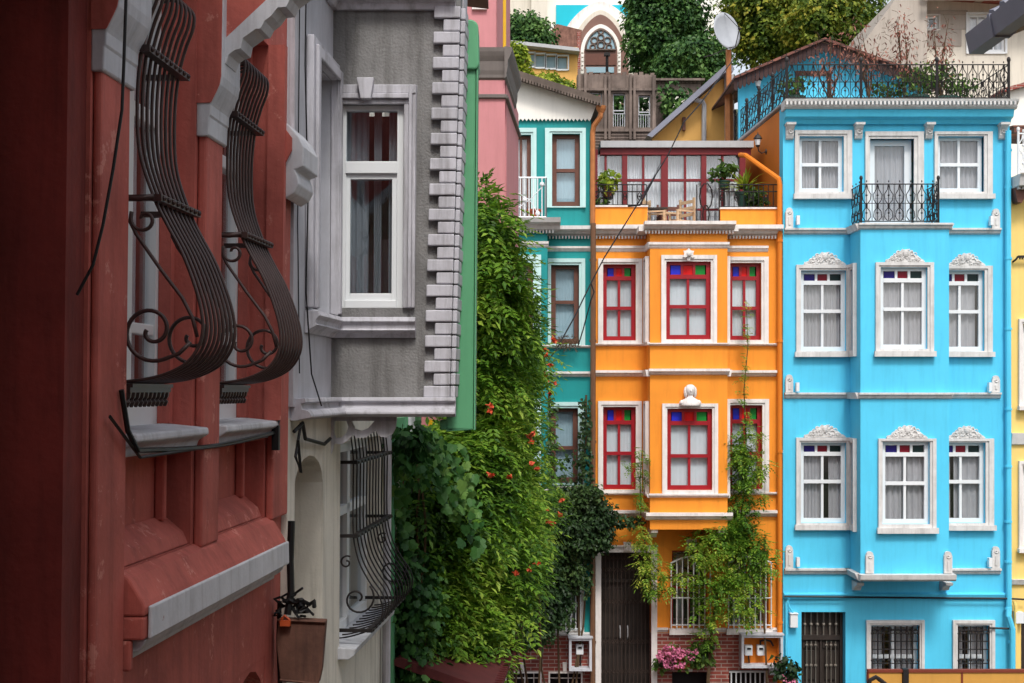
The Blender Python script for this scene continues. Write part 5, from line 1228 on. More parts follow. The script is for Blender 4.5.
potted('small green plant behind the left parapet of the orange house', (Xof(598, 26.8), 26.8, tz+.25), .12, .18, 'bush', size=.24, n=80, group=G2)
for px, Y, z in ((724, 27.4, tz+.95), (607, 27.3, tz+.75), (745, 26.9, tz+.25), (757, 26.6, tz+.2), (598, 26.8, tz+.25)):
    pass
m = MB(); p = (Xof(724, 27.4), 27.4, tz)
p = (p[0], p[1], TF); m.lathe(p, [(.12, 0), (.12, .02), (.02, .04), (.02, 1.19), (.12, 1.21), (.12, 1.226)], 10); tag(m.build('plant_stand', M['iron']), 'thin black stand under the round leafy plant', 'plant stand')
m = MB(); p = (Xof(607, 27.3), 27.3, tz); p = (p[0], p[1], TF); m.lathe(p, [(.12, 0), (.12, .02), (.02, .04), (.02, .99), (.12, 1.01), (.12, 1.026)], 10); tag(m.build('plant_stand', M['iron']), 'thin black stand under the trailing plant at the left of the sun room', 'plant stand')
m = MB(); m.box(Xof(737, 26.8), Xof(766, 26.8), 26.45, 27.1, TF+.1, TF+.13); m.box(Xof(737, 26.8), Xof(766, 26.8), 26.45, 27.1, tz+.165, tz+.2)
for xx in (737.5, 764):
    for yy in (26.47, 27.05): m.box(Xof(xx, 26.8), Xof(xx, 26.8)+.04, yy, yy+.04, TF, tz+.165)
tag(m.build('plant_bench', M['chairwood']), 'low wooden plant bench behind the right parapet', 'bench')

def chair(label, x, y, rz, mat):
    root = thing('terrace_chair', label, 'chair', (x, y, TF), 'wooden chairs on the orange house terrace')
    cs, sn = cos(rz), sin(rz); Tm = lambda a, b, c: (x+a*cs-b*sn, y+a*sn+b*cs, TF+c)
    for sx in (-1, 1):
        MB(Tm).box(sx*.2-.02, sx*.2+.02, -.22, -.18, 0, .42).build('leg', M[mat], root); MB(Tm).box(sx*.2-.02, sx*.2+.02, .18, .22, 0, .9).build('leg', M[mat], root)
        MB(Tm).box(sx*.2-.018, sx*.2+.018, -.22, .178, .62, .65).build('armrest', M[mat], root); MB(Tm).box(sx*.2-.018, sx*.2+.018, -.218, -.182, .462, .62).build('arm_post', M[mat], root)
    MB(Tm).box(-.22, .22, -.22, .175, .422, .46).build('seat', M[mat], root, bevel=.01)
    b = MB(Tm)
    for z in (.56, .68, .8): b.box(-.178, .178, .19, .21, z, z+.06)
    b.build('backrest', M[mat], root)
    return root
chair('pale wooden chair at the left of the terrace table', Xof(657, 26.5), 26.5, 1.2, 'chairwood')
chair('pale wooden chair at the right of the terrace table, nearest the open railing', Xof(679, 26.4), 26.4, -1.0, 'chairwood')
chair('dark wooden chair behind the terrace table', Xof(669, 27.2), 27.2, 0., 'brownwood')
root = thing('terrace_table', 'dark topped table among the chairs on the orange house terrace', 'table', (Xof(657, 26.9), 26.9, TF))
MB().box(Xof(636, 26.9), Xof(666, 26.9), 26.6, 27.2, TF+.72, TF+.75).build('table_top', M['doordark'], root)
for a in (638, 663):
    for y in (26.64, 27.12): MB().box(Xof(a, 26.9), Xof(a, 26.9)+.04, y, y+.04, TF, TF+.718).build('leg', M['chairwood'], root)

# meter cabinets
def cabinet(label, x0, x1, y0, y1, meters, back):
    root = thing('meter_cabinet', label, 'meter cabinet', W((x0+x1)/2, y1, 25.9)); mp = FM(25.99); t = 2.4
    m = MB(mp); m.box(x0, x0+t, y0, y1, 0, .3); m.box(x1-t, x1, y0, y1, 0, .3); m.box(x0+t, x1-t, y0, y0+t, .002, .298); m.box(x0+t, x1-t, y1-t, y1, .002, .298); m.box(x0-1, x1+1, y0-1.2, y0-.1, 0, .33); m.build('case', M['whiteworn'], root)
    MB(mp).box(x0+t, x1-t, y0+t, y1-t, .004, .02).build('back_board', M[back], root)
    for mx, my in meters:
        k = MB(mp); k.box(mx-3.6, mx+3.6, my-5, my+5, .02, .16); k.box(mx-2.4, mx+2.4, my-3.6, my-.4, .161, .175); o = k.build('meter', M['pvc'], root, bevel=.01)
        MB(mp).box(mx-1.9, mx+1.9, my-3, my-1, .176, .18).build('dial', M['dark'], o)
    k = MB(mp); mx, my = meters[-1]; k.tube([(mx, my-5, .1), (mx, my-9, .1), (mx+5, my-10, .1), (mx+10, my-9, .1), (mx+13, my-4, .08)], .02, 6); k.tube([(meters[0][0], meters[0][1]+5, .08), (meters[0][0]+1, y1-3, .08)], .015, 5); k.build('pipework', M['iron'], root, merge=False)
cabinet('open meter cabinet with two white meters below the right grille of the orange house', 739, 780, 632.5, 665, [(747.5, 649), (759.5, 649)], 'orange_side')
cabinet('white framed meter cabinet with a single meter at the foot of the teal house', 568.5, 591, 635.5, 668, [(579.5, 648)], 'brick')
m = MB(FM(25.99)); m.box(768.5, 777.5, 665.8, 673.5, 0, .14); m.box(767.8, 778.2, 665, 665.7, 0, .16); tag(m.build('junction_box', M['pvc'], bevel=.01), 'small white junction box under the open meter cabinet', 'box')
m = MB(FM(25.99)); m.box(590, 592.5, 656, 735, 0, .1); m.box(589.5, 594, 643.5, 650, 0, .14); tag(m.build('cable_trunking', M['pvc']), 'white trunking going down beside the door of the orange house', 'trunking')

# nest of twigs and an air vent on the teal sill
m = MB(); c = W(567, 342, 25.8); rr = random.Random(2)
for i in range(120):
    a = rr.uniform(0, 2*pi); q = (c[0]+rr.uniform(-.2, .2), c[1]+rr.uniform(-.08, .08), c[2]+rr.uniform(-.1, .1)); d = (cos(a)*.09, rr.uniform(-.05, .02), rr.uniform(-.12, .06)); m.tube([q, (q[0]+d[0], q[1]+d[1], q[2]+d[2])], .005, 3, raw=True)
tag(m.build('twig_bundle', M['stem'], merge=False), 'bundle of dry twigs on the sill of the teal upper window', 'twigs')

# flower box
root = thing('flower_box', 'window box overflowing with pink flowers by the orange house entrance', 'flower box', W(675, 668, 25.8))
m = MB(FM(25.98)); m.box(661, 690, 655, 667, .02, .22); m.build('box', M['terracotta'], root)
f = MB(); fl = MB()
for i in range(13):
    p = W(random.uniform(657, 700), random.uniform(645, 668), 25.75); clump(f, p, .14, 38, 'leaf', .08)
for i in range(34):
    p = W(random.gauss(673, 8), random.gauss(656, 7), 25.6-random.random()*.12)
    for j in range(16): u_ = rnd_unit(); simple_leaf(fl, (p[0]+u_[0]*.035, p[1]+u_[1]*.035, p[2]+u_[2]*.035), u_, .05, .9, .1)
for i in range(40): clump(f, W(random.uniform(693, 711), random.uniform(640, 664), 25.75), .08, 8, 'leaf', .1)
f.build('foliage', M['leaf_pot'], root, merge=False, normals=False); fl.build('flowers', M['flower_pink'], root, merge=False, normals=False)
# oleander-like shrub at the foot of the blue house
root = thing('shrub', 'sparse dark shrub with pink blooms at the foot of the blue house', 'shrub', W(787, 735, 25.6))
f = MB(); st = MB(); fl = MB()
for i in range(9):
    t = W(random.uniform(779, 797), random.uniform(658, 684), 25.5); b = W(788, 735, 25.6); st.tube([b, ((b[0]+t[0])/2, b[1], (b[2]+t[2])/2+.1), t], .01, 4, raw=True)
    clump(f, t, .16, 24, 'leaf', .12)
    clump(fl, W(random.uniform(783, 795), random.uniform(676, 690), 25.4), .07, 14, 'leaf', .05)
st.build('stem', M['stem'], root, merge=False); f.build('foliage', M['leaf_ivy'], root, merge=False, normals=False); fl.build('flowers', M['flower_pink'], root, merge=False, normals=False)

# cables across the square
def cable(pts, r, label):
    m = MB(); m.tube([W(*p) for p in pts], r, 6, raw=True); return tag(m.build('overhead_cable', M['cable'], merge=False), label, 'cable')
cable([(733, 60, 31), (700, 104, 28), (684, 122, 27), (668, 155, 26.6), (655, 176, 26.2), (640, 200, 25.2), (619, 234, 24.4), (604, 258, 24), (591, 283, 23.8), (575, 316, 23.5), (556, 350, 23), (541, 370, 22.5), (500, 410, 20)], .013, 'black cable crossing the orange facade down to the vine')
cable([(655, 176, 26.2), (643, 199, 25.6), (640, 205, 25.4), (628, 206, 25.5)], .018, 'short thick cable end hanging over the left parapet')
cable([(591, 283, 23.9), (594, 292, 23.9), (591, 300, 23.9), (583, 330, 24), (578, 346, 24.5)], .012, 'thin loose wire beside the teal windows')

# hoarding at lower right
root = thing('hoarding', 'ochre panelled hoarding with a dark red rail along the bottom right', 'hoarding', W(950, 735, 22))
Hh = FM(22.); m = MB(Hh); m.box(869, 902, 672.5, 797, 0, -.05); m.box(908.5, 961, 672.5, 797, 0, -.05); m.box(963, 1200, 672.5, 797, 0, -.05); m.build('panel', M['hoard'], root)
m = MB(Hh); m.box(868, 1200, 669.8, 672.4, .02, -.08); m.box(961, 963, 672.5, 797, .01, -.055); m.box(867.5, 869, 672.5, 797, .01, -.055); m.build('rail', paint('red_brown_rail', S(122, 54, 36), .6, .1, 6, .1, 40), root)
m = MB(Hh); m.box(902.5, 908, 668.8, 797, .05, -.09); m.build('post', M['iron'], root)
m = MB(FM(21.5)); m.tube([(868, 688, 0), (870, 680, 0), (876, 677, 0), (880, 680, 0), (886, 684, 0), (884, 700, 0)], .035, 7); m.tube([(884, 700, 0), (884, 791, 0)], .04, 7)
tag(m.build('bent_post', M['iron'], merge=False), 'bent black metal post top in front of the hoarding', 'post')

# ================================================================= CLIMBING PLANTS
def wall_leaves(mb, poly, depth, n, kind, L, jit=.25):
    xs = [p[0] for p in poly]; ys = [p[1] for p in poly]; k = 0
    while k < n:
        x = random.uniform(min(xs), max(xs)); y = random.uniform(min(ys), max(ys))
        if inpoly(x, y, poly):
            p = W(x, y, depth(x, y)-random.uniform(-.1, 1)*jit); k += 1
            o_ = norm((.2, -1, .3))
            if kind == 'sprig': sprig(mb, p, o_, L*random.uniform(.7, 1.2))
            elif kind == 'broad': broad_leaf(mb, p, o_, L*random.uniform(.6, 1.2))
            else: simple_leaf(mb, p, o_, L*random.uniform(.6, 1.25))
def trumpet():
    root = thing('trumpet_vine', 'large bright green trumpet vine with orange flowers hanging down the left street wall', 'climbing plant', W(480, 700, 15))
    poly = [(474, 196), (482, 200), (488, 215), (494, 235), (500, 258), (506, 288), (514, 315), (526, 342), (530, 366), (526, 392), (528, 425), (532, 455), (540, 482), (542, 510), (532, 545), (518, 575), (504, 610), (496, 640), (490, 664), (470, 664), (424, 672), (418, 600), (420, 520), (418, 470), (426, 440), (452, 432), (474, 430)]
    def depth(x, y):
        if y < 330: return 14.1+max(0, (x-500))*.045
        return 13.2+max(0, x-425)*.016+max(0, x-500)*.06
    f = MB()
    cs = fill(f, poly, depth, 300, .27, 30, 'sprig', .23, .55)
    up = [(474, 196), (483, 200), (500, 262), (532, 342), (536, 372), (474, 430)]
    cs += fill(f, up, depth, 120, .18, 24, 'sprig', .2, .3)
    wall_leaves(f, poly, lambda x, y: depth(x, y)+.55, 2600, 'sprig', .28, .4)
    f.build('foliage', M['leaf_vine'], root, merge=False, normals=False)
    # dark ground of inner leaves and stems
    st = MB()
    for i in range(26):
        x = random.uniform(428, 540); y = 690; pts = []
        while y > max(200, 470-(x-420)*2.6 if x < 470 else 230):
            if inpoly(x, y, poly) or y > 640: pts.append(W(x, y, depth(x, y)+.3))
            y -= 40; x += random.uniform(-9, 7)
        if len(pts) > 1: st.tube(pts, .014, 5, raw=True)
    st.build('stem', M['stem'], root, merge=False)
    fl = MB()
    spots = [(489, 405, 14), (553, 338, 17), (551, 352, 17), (546, 372, 17), (548, 384, 17), (549, 391, 17), (531, 432, 15.2), (535, 466, 15.4), (533, 438, 15), (513, 475, 14.3), (528, 563, 15), (529, 566, 15), (523, 470, 14.5), (550, 522, 16.5), (551, 525, 16.5), (549, 508, 16.5), (551, 521, 16.4), (486, 470, 13.6), (563, 500, 17), (561, 512, 17), (510, 574, 14.4)]
    for px, py, Y in spots:
        for j in range(1 if py > 440 else 2):
            p = W(px+random.gauss(0, 2.5), py+random.gauss(0, 2.5), Y-.85)
            d = norm((random.gauss(0, .6), -1, random.gauss(-.2, .5))); e = tuple(p[c]+d[c]*.07 for c in range(3)); fl.tube([p, tuple(p[c]+d[c]*.05 for c in range(3)), e], [.006, .014, .026], 6, raw=True)
            for q in range(5):
                a = 2*pi*q/5; simple_leaf(fl, e, (cos(a), -.6, sin(a)), .04, 1, -.0)
    fl.build('flowers', M['flower_orange'], root, merge=False, normals=False)
trumpet()
def grape():
    root = thing('grapevine', 'dark broad leaved vine in front of the green windows under the grey bay', 'climbing plant', W(405, 720, 12.5))
    f = MB(); P1 = [(390, 436), (400, 430), (425, 428), (440, 436), (432, 462), (420, 476), (402, 462), (392, 452)]
    fill(f, P1, lambda x, y: 12.2, 14, .16, 34, 'broad', .08, .3)
    P2 = [(387, 560), (404, 545), (420, 560), (428, 600), (432, 690), (378, 690), (384, 620)]
    fill(f, P2, lambda x, y: 12.6, 60, .18, 42, 'broad', .075, .3)
    P3 = [(386, 455), (404, 470), (412, 520), (416, 560), (404, 560), (398, 520), (388, 500)]
    wall_leaves(f, P3, lambda x, y: 12.4, 60, 'broad', .1, .3)
    wall_leaves(f, [(412, 430), (426, 430), (430, 560), (428, 640), (418, 640)], lambda x, y: 13., 90, 'broad', .1, .4)
    wall_leaves(f, [(432, 440), (462, 440), (474, 470), (482, 520), (478, 560), (460, 540), (440, 500)], lambda x, y: 12.6, 90, 'broad', .11, .3)
    f.build('foliage', M['leaf_grape'], root, merge=False, normals=False)
    s = MB()
    for x in (392, 404, 417, 424): s.tube([W(x+random.uniform(-3, 3), y, 12.6) for y in range(700, 430, -30)], .012, 5, raw=True)
    s.build('stem', M['stem'], root, merge=False)
grape()
def ivy():
    root = thing('ivy', 'dark green ivy covering the lower front of the teal house', 'climbing plant', W(565, 735, 25.7))
    f = MB(); d = lambda x, y: 25.75-max(0, (560-x))*.012
    fill(f, [(540, 490), (566, 492), (590, 486), (602, 500), (604, 525), (592, 548), (580, 552), (570, 590), (560, 625), (540, 636), (508, 640), (500, 600), (515, 545), (540, 510)], d, 250, .26, 100, 'leaf', .085, .5)
    wall_leaves(f, [(580, 398), (590, 400), (592, 480), (578, 480)], d, 260, 'leaf', .09, .3)
    wall_leaves(f, [(546, 394), (556, 400), (556, 480), (544, 480)], d, 200, 'leaf', .09, .35)
    wall_leaves(f, [(556, 455), (580, 448), (580, 482), (556, 482)], d, 60, 'leaf', .09, .3)
    wall_leaves(f, [(570, 550), (594, 540), (592, 590), (585, 600), (578, 580)], d, 220, 'leaf', .09, .25)
    fill(f, [(590, 505), (606, 508), (612, 525), (604, 545), (592, 545)], lambda x, y: 25.6, 22, .18, 60, 'leaf', .09, .3)
    wall_leaves(f, [(604, 512), (640, 516), (646, 524), (604, 530)], lambda x, y: 25.7, 200, 'leaf', .09, .3)
    f.build('foliage', M['leaf_ivy'], root, merge=False, normals=False)
    s = MB()
    for x0, x1, y1 in ((575, 586, 395), (560, 550, 395), (565, 600, 515), (550, 530, 560)): s.tube([W(x0+(x1-x0)*t/8+random.uniform(-2, 2), 735+(y1-735)*t/8, 25.85) for t in range(9)], .02, 5, raw=True)
    s.build('stem', M['stem'], root, merge=False)
ivy()
def wisteria():
    root = thing('wisteria', 'green and yellowish wisteria climbing in two strands over the orange house', 'climbing plant', W(715, 735, 25.5))
    f = MB(); D = lambda x, y: 25.55
    A = [(744, 432), (752, 428), (760, 440), (762, 462), (760, 500), (752, 520), (745, 545), (735, 548), (726, 520), (730, 480), (732, 450)]
    fill(f, A, lambda x, y: 25.65, 52, .14, 20, 'sprig', .19, .25)
    B_ = [(724, 515), (752, 520), (768, 534), (780, 548), (778, 562), (762, 565), (764, 600), (754, 618), (738, 618), (735, 585), (722, 585), (724, 610), (722, 632), (705, 642), (694, 620), (702, 590), (694, 560), (690, 548), (702, 530)]
    fill(f, B_, D, 60, .14, 18, 'sprig', .2, .3)
    wall_leaves(f, [(688, 560), (724, 560), (722, 625), (690, 625)], D, 50, 'sprig', .2, .3)
    wall_leaves(f, [(734, 575), (772, 565), (770, 620), (738, 625)], D, 46, 'sprig', .2, .3)
    wall_leaves(f, [(742, 300), (752, 300), (751, 345), (748, 390), (752, 430), (742, 430), (736, 390), (742, 345)], lambda x, y: 25.8, 60, 'sprig', .16, .2)
    C_ = [(635, 448), (646, 448), (646, 500), (642, 530), (655, 540), (658, 560), (650, 580), (640, 570), (636, 540), (634, 500)]
    wall_leaves(f, C_, lambda x, y: 25.6, 150, 'sprig', .18, .4)
    fill(f, [(650, 560), (666, 572), (690, 570), (694, 582), (668, 588), (646, 588), (640, 560), (634, 535), (648, 540)], lambda x, y: 25.5, 16, .13, 16, 'sprig', .18, .3)
    wall_leaves(f, [(618, 462), (640, 456), (640, 474), (622, 474)], lambda x, y: 25.5, 16, 'sprig', .16, .1)
    wall_leaves(f, [(700, 628), (716, 628), (716, 650), (704, 650)], lambda x, y: 25.6, 20, 'sprig', .14, .1)
    f.build('foliage', M['leaf_wist'], root, merge=False, normals=False)
    s = MB(); s.tube([W(x, y, 25.72) for x, y in ((712, 735), (708, 680), (712, 630), (718, 590), (736, 560), (741, 520), (745, 480), (746, 440), (744, 390), (748, 345), (746, 300))], [.035, .035, .03, .028, .025, .022, .02, .016, .01, .008, .005], 6, raw=True)
    s.tube([W(x, y, 25.6) for x, y in ((718, 590), (690, 575), (665, 578), (648, 560), (641, 520), (640, 480), (642, 450))], [.028, .022, .02, .018, .014, .01, .006], 6, raw=True)
    s.tube([W(x, y, 25.75) for x, y in ((770, 735), (764, 620), (764, 560), (765, 540))], .02, 6, raw=True)
    s.build('stem', M['stem'], root, merge=False)
wisteria()

# ================================================================= BACKGROUND
# ochre house with a sloping roof behind the orange one
root = thing('ochre_house', 'ochre house with a steep grey roof edge behind the orange house terrace', 'house', W(690, 250, 36)); g = FM(34.)
MB(g).prism([(652, 138), (722, 79), (728, 79), (731, 250), (652, 250)], 0, -5).build('wall', M['ochre'], root)
MB(g).prism([(645, 139), (722, 70), (730, 70), (730, 76), (722, 77), (650, 141)], .5, -5.2).build('roof', M['slate'], root)
m = MB(g); m.tube([(694, 101, .15), (702, 103, .15), (703.5, 106, .12), (703.5, 142, .1)], .06, 7); m.tube([(728.5, 76, .1), (729, 145, .1)], .12, 8); m.build('downpipe', M['tin'], root)
m = MB(g); m.box(682, 685, 118, 131, .01, .12); m.build('bracket', M['brownwood'], root)
# pole and dish
root = thing('satellite_dish', 'grey satellite dish on an orange pole rising beside the brown gable', 'satellite dish', W(728, 110, 32.5)); Yd = 32.5
m = MB(); m.tube([W(729.5, 145, Yd), W(729, 95, Yd)], .1, 8, raw=True); m.tube([W(729, 98, Yd), W(728.5, 50, Yd)], .065, 8, raw=True); m.build('pole', M['copper'], root)
m = MB(); c = W(727, 30.5, Yd-.25); ax = norm((.55, -.83, .18)); sx_ = norm(cross(ax, (0, 0, 1))); up_ = norm(cross(sx_, ax)); R_ = .44; nr, nt_ = 5, 22
for back in (0, 1):
    for i in range(nr+1):
        rr_ = R_*i/nr; dep = .1*(rr_/R_)**2-.1-(.012 if back else 0)
        for j in range(nt_): t = 2*pi*j/nt_; m.v.append(tuple(c[k]+sx_[k]*rr_*.9*cos(t)+up_[k]*rr_*sin(t)+ax[k]*dep for k in range(3)))
    o_ = back*(nr+1)*nt_
    for i in range(nr):
        for j in range(nt_): j2 = (j+1) % nt_; m.f.append((o_+i*nt_+j, o_+i*nt_+j2, o_+(i+1)*nt_+j2, o_+(i+1)*nt_+j))
o_ = (nr+1)*nt_
for j in range(nt_): j2 = (j+1) % nt_; m.f.append((nr*nt_+j, nr*nt_+j2, o_+nr*nt_+j2, o_+nr*nt_+j))
m.build('reflector', M['dish'], root, smooth=True)
lo = tuple(c[k]-up_[k]*.42 for k in range(3)); fo = tuple(c[k]+ax[k]*.4-up_[k]*.12 for k in range(3))
m = MB(); m.tube([lo, tuple(lo[k]+ax[k]*.2-up_[k]*.05 for k in range(3)), fo], .012, 5, raw=True); m.tube([tuple(c[k]+up_[k]*.42 for k in range(3)), fo], .009, 5, raw=True); m.ball(fo, .04, 7, 5, raw=True); m.tube([lo, W(712, 55, Yd-.3), W(704, 57, Yd-.3)], .012, 5, raw=True); m.build('feed_arm', M['iron'], root, merge=False)

# weathered timber house (a shell)
def ruin():
    Y = 38.; g = FM(Y); u = F/Y
    root = thing('timber_ruin', 'roofless weathered grey timber house with empty window openings', 'house', W(640, 200, 40))
    h = [(590, 602, 92, 104), (613, 625.5, 93, 126.5), (638.5, 650.5, 95, 127.5)]
    MB(g).panel(577, 656, 75, 260, h, 0, -.35).build('wall', M['woodruin'], root)
    b = MB(g)
    for x in (578, 584, 604, 608, 629, 633, 652): b.box(x, x+2.4, 76 if x > 600 else 70, 140, .002, .12)
    b.box(577, 656, 88.5, 91, .003, .08); b.box(577, 656, 129, 132, .003, .08)
    for i in range(14): b.box(578+i*5.6, 582+i*5.6, 73-(i*7 % 3), 76, -.1, -.2)
    for y in range(134, 150, 3): b.box(577, 656, y, y+1.6, .003, .03)
    b.build('timber_frame', M['woodruin'], root)
    for (x0, x1, y0, y1) in h:
        s = MB(g); s.box(x0, x0+1, y0, y1, -.2, -.12); s.box(x1-1, x1, y0, y1, -.2, -.12); s.box(x0+1, x1-1, y0, y0+1, -.2, -.12); s.box(x0+1, x1-1, (y0+y1)/2-.5, (y0+y1)/2+.5, -.2, -.12); 
        if y1 > 110:
            for i in range(1, 5): s.box(x0+i*2.4, x0+i*2.4+.5, y1-13, y1, -.1, -.08)
            s.box(x0, x1, y1-13.6, y1-12.9, -.1, -.075)
        s.build('window', M['whiteworn'], root)
    m = MB(g); m.panel(656, 705, 77, 260, [(665, 690, 88, 108), (694, 702, 96, 118)], -.8, -1.1)
    for i in range(12): x = 657+i*4; m.box(x, x+3.2, 75.5-(i*5 % 4)*.7, 77, -.75, -1.3)
    m.box(654, 708, 73.2, 75.4, -.6, -2.)
    m.build('rear_wall', M['woodruin'], root)
    m = MB(g); m.prism([(672, 104), (686, 96), (689, 99), (680, 110), (672, 112)], -.85, -.95); m.build('fallen_sheet', M['tin'], root)
    m = MB(g); m.box(577, 705, 150, 260, -6.3, -6.6); m.box(577, 579, 100, 260, -.36, -6.3); m.box(703, 705, 100, 260, -1.2, -6.3); m.build('side_wall', M['woodruin'], root)
    f = MB(); 
    for px, py in ((596, 104), (619, 110), (644, 112), (617, 98), (643, 98), (690, 112), (700, 122), (684, 120), (596, 98), (619, 104), (644, 106), (617, 118), (646, 120), (672, 98), (680, 104), (699, 108)): clump(f, W(px, py, Y+1.9 if px < 660 else Y+.5), .55, 150, 'leaf', .16)
    o = f.build('shrub', M['leaf_tree_dark'], merge=False, normals=False); tag(o, 'wild green shrubs growing inside the roofless timber house', 'shrub')
ruin()
# small orange building with a glazed gallery, tiled roof
root = thing('gallery_house', 'orange building with a row of white gallery windows and a tiled roof', 'house', W(545, 200, 47)); g = FM(45.)
MB(g).panel(508, 577.5, 47, 260, [(526, 534.5, 54, 66.5), (535.5, 545, 55, 67.5), (546, 556, 56, 68.5), (557, 567, 57, 69.5)], 0, -.4).build('wall', M['ochre'], root)
for x0, x1, y0, y1 in ((525.5, 534.5, 53, 66.5), (535.5, 545, 54, 67.5), (546, 556, 55, 68.5), (557, 568, 56, 69.5)):
    s = MB(g); s.box(x0-1, x0+.4, y0-1, y1+1, .002, .06); s.box(x1-.4, x1+1, y0-1, y1+1, .002, .06); s.box(x0+.4, x1-.4, y0-1, y0+.6, .003, .056); s.box(x0+.4, x1-.4, y1-.2, y1+1.4, .003, .056); o = s.build('window', M['pvc'], root)
    MB(g).box(x0, x1, y0, y1, -.12, -.1).build('glass_pane', M['curtain_blue'], o)
MB(g).prism([(506, 43.5), (578, 51.5), (579, 55), (506, 47)], .5, -6).build('roof', M['tin'], root)
root = thing('tiled_roof_annex', 'brown tiled roof rising behind the gallery windows, beside the arched gate', 'roof', W(565, 60, 50)); g = FM(50.)
MB(g).prism([(533, 50), (557, 24), (582, 30), (580, 58)], 0, -3).build('tiled_slope', M['oldtiles'], root)
m = MB(g); m.box(577, 580.5, 32, 75, .05, -.3); m.build('brick_pier', M['brick'], root)
# arched gate block
def gate():
    Y = 54.; g = FM(Y); root = thing('arched_gate_building', 'cream stone building with a pointed arch, cyan spandrels and a traceried window', 'building', W(620, 260, 56))
    cx, base, hw = 600, 75, 46
    def pt(t, w, s=1.): return None
    def ogive(hw_, top, spring, n=14):       # pointed arch outline, left foot to right foot
        P = []
        for i in range(n+1):
            t = i/n; P.append((cx-hw_*cos(t*pi/2)**1.25, spring-(spring-top)*sin(t*pi/2)**.95))
        return P+[(2*cx-x, y) for x, y in reversed(P[:-1])]
    MB(g).box(480, 727, -80, 260, 0, -6).build('wall', M['offwhite'], root)
    m = MB(g); m.box(480, 505, -80, 260, .01, .4); m.box(505, 546, -80, 260, .01, .2); m.box(531, 547, -80, 58, .2, .6); m.build('stone_pier', M['beige'], root)
    m = MB(g); m.box(556, 644, 5.5, 40, .004, .08); m.build('spandrel', M['cyanpaint'], root)
    for k, (hw_, top, mt, d, spring) in enumerate(((46, 2.5, 'white', .16, 75), (40, 7.5, 'offwhite', .24, 75), (33, 12, 'beige', .3, 75), (28, 17, 'umber', .36, 75), (20, 27, 'offwhite', .42, 56), (16.5, 31, 'umber', .46, 56))):
        O_ = ogive(hw_, top, spring); bt = 120
        MB(g).prism([(O_[0][0], bt)]+O_+[(O_[-1][0], bt)], .08, d).build('arch_band', M[mt], root)
    O_ = ogive(14.8, 33, 53); MB(g).prism(O_, .46, .5).build('glass_pane', M['curtain_blue'], root)
    m = MB(g)
    m.tube([(x, y, .53) for x, y in O_]+[(O_[0][0], O_[0][1], .53)], .04, 5)
    for (x, y, r) in ((600, 41, 3), (593.5, 44, 3.2), (606.5, 44, 3.2), (600, 48.5, 3.4), (592, 50.5, 2.6), (608, 50.5, 2.6), (600, 35.5, 2.2)): m.tube([(x+r*cos(t), y+r*sin(t), .53) for t in [2*pi*i/10 for i in range(11)]], .035, 4)
    m.build('tracery', M['woodruin'], root, merge=False)
    m = MB(g); m.box(585, 615, 57, 68, .462, .5); m.build('panel', M['brownwood'], root); m = MB(g); m.box(585, 613, 70, 75.5, .462, .5); m.build('lower_window', M['curtain_blue'], root)
    m = MB(g)
    for sx2 in (-1, 1):
        for i in range(6): m.box(cx+sx2*17.2-(0 if sx2 > 0 else 2.2), cx+sx2*17.2+(2.2 if sx2 > 0 else 0), 53+i*4.2, 55.6+i*4.2, .46, .52)
    m.build('voussoirs', M['offwhite'], root)
gate()
m = MB(FM(52.)); m.tube([(607, 110, 0), (607, 52, 0)], .06, 6); m.box(604, 610, 53, 56, -.1, .1); tag(m.build('lamp_post', M['iron'], merge=False), 'thin dark lamp post in front of the arched window', 'lamp post')

# buildings upper right
root = thing('beige_house', 'big grey and beige rendered house behind the blue roof terrace', 'house', W(960, 200, 44)); g = FM(40.)
MB(g).prism([(905, -14), (927, -14), (927, 200), (851, 200), (851, 62), (858, 50)], 0, -6).build('gable_wall', M['beigegrey'], root)
MB(g).panel(927, 1080, -10, 200, [(933, 944.5, 10.5, 24), (974.5, 1012, 9, 47)], -.6, -1.).build('wall', M['beige'], root)
m = MB(g); m.box(927, 968, 24.2, 41, -.595, -.57); m.box(927, 974, 5, 9, -.595, -.55); m.box(945, 974, 8.9, 24, -.595, -.575); m.build('grey_render_patch', M['beigegrey'], root)
m = MB(g); m.prism([(920, -7), (1085, 4), (1085, -14), (920, -25)], .3, -6); m.build('roof', M['brick'], root)
m = MB(g); m.box(920, 1085, -3.5, 3.4, .31, .4); m.build('fascia', M['white'], root)
window(root, lambda a, b, c: g(a, b, c-.6), (933, 944.5, 10.5, 24), (931.5, 946, 9, 25.5), 'white', 'pvc', u=35., rec=.1, mulls=False, curtain=None)
window(root, lambda a, b, c: g(a, b, c-.6), (974.5, 1012, 9, 47), (972.5, 1014, 7, 49), 'pvc', 'pvc', u=35., rec=.1, rail=30, cols=4, curtain='curtain_white', gap=(.55, .8))
m = MB(FM(36.)); m.prism([(1004, 92), (1100, 66), (1100, 260), (1004, 260)], 0, -3); w_ = m.build('wall', M['offwhite']); 
root = thing('white_outbuilding', 'white wall with a red tiled coping behind the right end of the terrace', 'outbuilding', W(1040, 260, 36)); bpy.data.objects.remove(w_)
MB(FM(36.)).prism([(1004, 92), (1100, 66), (1100, 260), (1004, 260)], 0, -3).build('wall', M['offwhite'], root)
m = MB(FM(36.)); m.prism([(1000, 90), (1100, 62), (1100, 66), (1000, 94)], .2, -3.2); m.build('coping', M['brick'], root)

